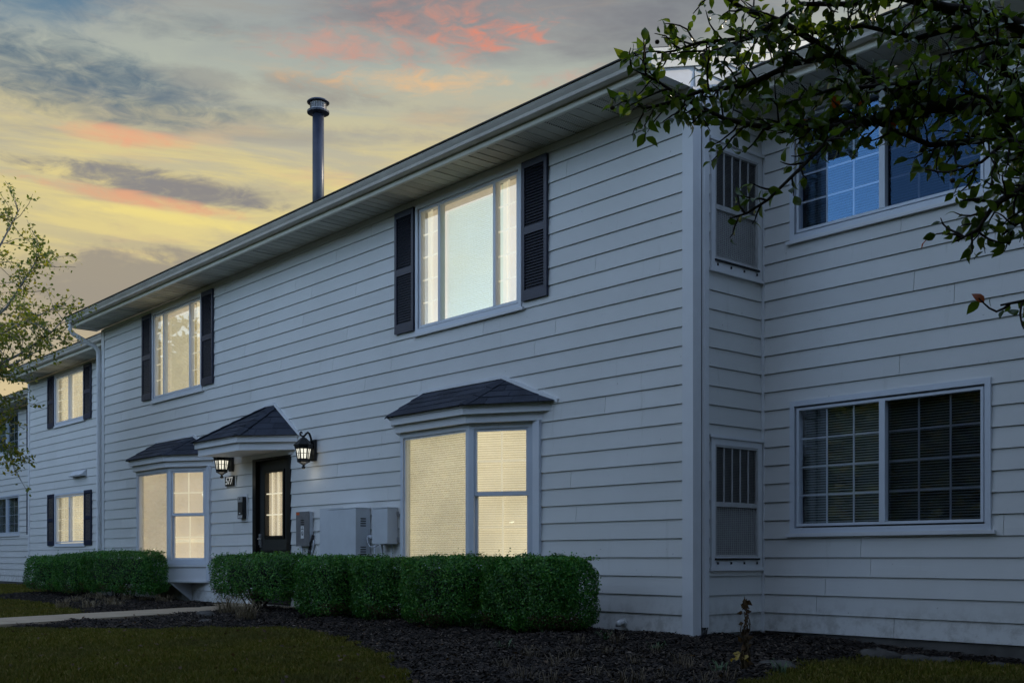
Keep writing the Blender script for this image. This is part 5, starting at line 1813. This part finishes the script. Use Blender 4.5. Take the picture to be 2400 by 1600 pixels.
    for i, (P, r0) in enumerate(L):
        leafy(P, {4: 0.045, 11: 0.035}.get(i, 0.024), {4: 0.10, 11: 0.13}.get(i, 0.155), 0.0195, 1.0, True, 0.18 if i in (0, 5, 7) else 0.0)
    nvis = len(LP)
    for P in other: leafy(P, 0.16, 0.55, 0.045, 1.0, False, 0.25)
    LP = np.array(LP); LA = np.array(LA); LS = np.array(LS)
    LS[nvis:] *= 2.8
    # drop outer crown leaves that fall inside the camera view
    keep = np.ones(len(LP), bool)
    for i in range(nvis, len(LP)):
        q = proj(Vector(LP[i]))
        if q[2] > 0 and -60 < q[0] < 2470 and -70 < q[1] < 1650: keep[i] = False
    LP, LA, LS = LP[keep], LA[keep], LS[keep]
    n = len(LP)
    hang = rng.normal(0, 1, (n, 3)); 
    nrm = np.cross(LA, hang); nrm += np.array([[0, 0, 0.5]])
    nrm = nrm - LA * np.sum(nrm * LA, 1, keepdims=True)
    nrm /= np.linalg.norm(nrm, axis=1, keepdims=True)
    bt = np.cross(nrm, LA)
    br.build('trunk', 'bark', t, True)
    S = np.array(OVATE[0]); 
    def verts(idx, bend):
        s = S.copy(); s[:, 2] += bend * s[:, 0] ** 2
        return LP[idx][:, None, :] + LS[idx][:, None, None] * (s[None, :, 0:1] * LA[idx][:, None, :] + s[None, :, 1:2] * bt[idx][:, None, :] * 1.05 + s[None, :, 2:3] * nrm[idx][:, None, :])
    # the 300 largest-looking leaves are objects of their own
    pr = np.array([proj(Vector(p)) for p in LP[:nvis]])
    inside = (pr[:, 0] > 0) & (pr[:, 0] < 2400) & (pr[:, 1] > 0) & (pr[:, 1] < 1600)
    score = np.where(inside, LS[:nvis] / pr[:, 2], 0)
    big = np.argsort(-score)[:300]
    shapes = []
    for k, (bend, mat) in enumerate(((-0.25, 'apple_leaf'), (-0.05, 'apple_leaf'), (-0.45, 'apple_leaf'), (-0.2, 'apple_leaf_orange'))):
        s = S.copy(); s[:, 2] += bend * s[:, 0] ** 2
        me = bpy.data.meshes.new('leaf'); me.from_pydata([tuple(v) for v in s], [], OVATE[1]); me.materials.append(MATS[mat])
        me.polygons.foreach_set('use_smooth', [True] * len(me.polygons)); shapes.append(me)
    off = Matrix.Translation(-base)
    for c, i in enumerate(big):
        o = bpy.data.objects.new('leaf', shapes[3] if c % 37 == 5 else shapes[c % 3])
        COL.objects.link(o); o.parent = t
        M = Matrix([(LA[i][r], bt[i][r], nrm[i][r]) for r in range(3)]).to_4x4()
        o.matrix_local = off @ Matrix.Translation(Vector(LP[i])) @ M @ Matrix.Scale(LS[i], 4)
    rest = np.setdiff1d(np.arange(n), big)
    Vs = []; 
    parts = np.array_split(rng.permutation(rest), 3)
    for pt_, bend in zip(parts, (-0.3, 0.0, -0.5)): Vs.append(verts(pt_, bend).reshape(-1, 3))
    V = np.concatenate(Vs)
    k = len(S)
    F = (np.array(OVATE[1])[None] + (np.arange(len(V) // k) * k)[:, None, None]).reshape(-1, 3)
    np_mesh('foliage', V, F, 'apple_leaf', 'stuff', t, True)
    # little fruits
    for i in range(26):
        j = random.randrange(nvis)
        MB().lathe(Vector(LP[j]) + Vector((0, 0, -0.03)), [(0.001, -0.008), (0.007, -0.005), (0.009, 0.0), (0.007, 0.006), (0.001, 0.008)], 8).build('fruit', 'dead_stalk', t, True)
    return len(LP), nvis


print('crab leaves', crab_tree())


def leafy_tree(name, label, base, height, limbs, mat, leaf, nleaf, twig_len, group=None, bark='bark', trunk_r=0.14, cat='tree', tw=0.22):
    """limbs: list of polylines from the trunk; twigs and leaves grow from them"""
    t = thing(name, label, cat, base, group)
    m = MB()
    top = Vector(base) + Vector((0.1, 0.1, height * 0.8))
    m.tube([Vector(base) - Vector((0, 0, .2)), Vector(base) + Vector((0.05, 0, height * .3)), top], [trunk_r, trunk_r * .75, trunk_r * .25], 9)
    PTS = []; DIR = []
    for P in limbs:
        P = [Vector(p) for p in P]
        m.tube(P, [max(0.012, trunk_r * .35) * (1 - 0.85 * i / (len(P) - 1)) for i in range(len(P))], 6)
        tot = sum((P[i + 1] - P[i]).length for i in range(len(P) - 1))
        for k in range(int(tot / (twig_len * tw)) + 2):
            p, d = along(P, 0.15 + 0.85 * random.random())
            side = Vector((random.gauss(0, 1), random.gauss(0, 1), random.gauss(0, .7)))
            q = grow_twig(p, d * .7 + side, twig_len * random.uniform(.5, 1.2), 0.04, 0.2, 5)
            m.tube(q, [0.008, 0.007, 0.006, 0.005, 0.004, 0.003], 3, False)
            PTS.append(q)
    m.build('trunk', bark, t, True)
    per = max(2, nleaf // max(1, len(PTS)))
    L = []
    for q in PTS:
        for j in range(per):
            p, d = along(q, random.random() ** 0.7)
            L.append(p + Vector((random.gauss(0, .035), random.gauss(0, .035), random.gauss(0, .035))) * (twig_len / 0.5))
    L = np.array(L); n = len(L)
    V, F = scatter(L, rng.normal(0, 1, (n, 3)) + np.array([[0, 0, 0.4]]), rng.uniform(0, 6.28, n), rng.uniform(.7, 1.3, n) * leaf, *FOLD)
    np_mesh('crown', V, F, mat, 'stuff', t)
    return t


# birch at the left, in front of the far wings
BD = 18.0
bb = at(-230, 1305, BD); bb.z = -0.08
bl = [[at(-230, 1000, BD), at(-120, 800, BD), at(-20, 640, BD), at(40, 540, BD), at(75, 488, BD)],
      [at(-230, 1000, BD), at(-100, 830, BD - .3), at(30, 720, BD - .5), at(90, 640, BD - .5), at(125, 590, BD - .5)],
      [at(-225, 1040, BD), at(-90, 900, BD), at(60, 830, BD), at(140, 780, BD), at(180, 745, BD)],
      [at(-225, 1040, BD), at(-110, 870, BD + .5), at(20, 780, BD + .6), at(110, 740, BD + .6), at(165, 715, BD + .6)],
      [at(-228, 1080, BD), at(-100, 930, BD - .6), at(0, 870, BD - .8), at(60, 850, BD - .8), at(130, 815, BD - .8)],
      [at(-228, 1120, BD), at(-120, 980, BD), at(-40, 950, BD), at(10, 960, BD), at(45, 985, BD)],
      [at(-228, 1120, BD), at(-120, 1010, BD - .4), at(-30, 1010, BD - .4), at(25, 1030, BD - .4), at(55, 1065, BD - .4)],
      [at(-228, 1120, BD), at(-110, 960, BD + .4), at(-20, 915, BD + .4), at(20, 925, BD + .4), at(40, 935, BD + .4)],
      [at(-230, 900, BD), at(-150, 700, BD), at(-60, 560, BD), at(-10, 500, BD)],
      [at(-230, 900, BD), at(-260, 700, BD), at(-200, 560, BD), at(-140, 450, BD)],
      [at(-230, 1000, BD), at(-330, 860, BD), at(-420, 760, BD), at(-480, 690, BD)],
      [at(-230, 1060, BD), at(-130, 880, BD - 1), at(-50, 790, BD - 1.2), at(20, 770, BD - 1.2)]]
leafy_tree('birch_tree', 'slender tree with small yellow green leaves at the left edge before the far wings', bb, 6.0, [[Vector(p) - RGT * (0.24 * i / len(P)) for i, p in enumerate(P)] for P in bl], 'birch_leaf', 0.064, 14000, 0.6, None, 'birch_bark', 0.10, 'tree', 0.10)


def crown_limbs(base, h, rad, n=22, low=0.3):
    out = []
    b = Vector(base)
    for k in range(n):
        a = k * 2.4 + random.uniform(-.3, .3); f = low + (0.95 - low) * k / n
        s = b + Vector((0, 0, h * (f * 0.75)))
        r = rad * math.sin(math.pi * min(1, 0.25 + 0.72 * f)) * random.uniform(.8, 1.1)
        e = b + Vector((math.cos(a) * r, math.sin(a) * r, h * min(1, f + random.uniform(.02, .14))))
        mid = s.lerp(e, .5) + Vector((0, 0, 0.06 * h))
        out.append([s, mid, e])
    return out


# trees mirrored in the glass, plus unseen ones added to block sky light
for lab, b, h, r, nl, leaf in (
        ('broad unseen tree added behind and right of the viewpoint to block sky light', (10.5, -10.5, -0.1), 10.5, 5.0, 20000, 0.25),
        ('unseen tree added across the lawn from the house corner to block sky light', (0.0, -15.5, -0.1), 10.5, 4.6, 13000, 0.25),
        ('tall shade tree across the lawn mirrored in the lower right window', (-7.5, -19.0, -0.1), 9.0, 4.0, 9000, 0.22),
        ('yellowing tree across the lawn mirrored in the left bay', (-27.0, -9.5, -0.1), 8.0, 3.4, 8000, 0.20),
        ('round tree farther along the lawn mirrored in the upper left window', (-34.0, -17.0, -0.1), 10.0, 4.0, 7000, 0.24),
        ('large unseen tree added right of the viewpoint to darken the right wing', (9.3, -4.2, -0.1), 9.5, 3.9, 24000, 0.27),
        ('wide unseen tree added right behind the viewpoint to block sky light', (5.0, -13.0, -0.1), 11.0, 5.4, 22000, 0.28)):
    leafy_tree('offview_tree', lab, b, h, crown_limbs(b, h, r, 24, 0.38), 'far_leaf', leaf, nl, 1.6, 'trees around the lawn', 'bark', 0.2)


def woods():
    """far belt of trees closing the lawn on the viewer's side"""
    n = 80000
    a = rng.uniform(R(173), R(395), n)
    rad = 46 + rng.uniform(-3, 5, n)
    top = 11.0 + 1.6 * np.sin(a * 13) + 1.6 * np.sin(a * 31 + 1) + 1.5 * np.sin(a * 67)
    z = top * rng.uniform(0, 1, n) ** 0.85
    P = np.stack([-4 + rad * np.cos(a), -4 + rad * np.sin(a), z], 1)
    V, F = scatter(P, rng.normal(0, 1, (n, 3)), rng.uniform(0, 6.28, n), rng.uniform(0.45, 0.85, n), *FOLD)
    n = 14000
    a = rng.uniform(R(173), R(395), n)
    P2 = np.stack([-4 + 53 * np.cos(a), -4 + 53 * np.sin(a), rng.uniform(0, 10.5, n)], 1) + rng.normal(0, .8, (n, 3))
    V2, F2 = scatter(P2, rng.normal(0, 1, (n, 3)), rng.uniform(0, 6.28, n), rng.uniform(1.6, 2.6, n), *FOLD)
    np_mesh('woods', np.concatenate([V, V2]), np.concatenate([F, F2 + len(V)]), 'far_leaf', 'stuff')


woods()
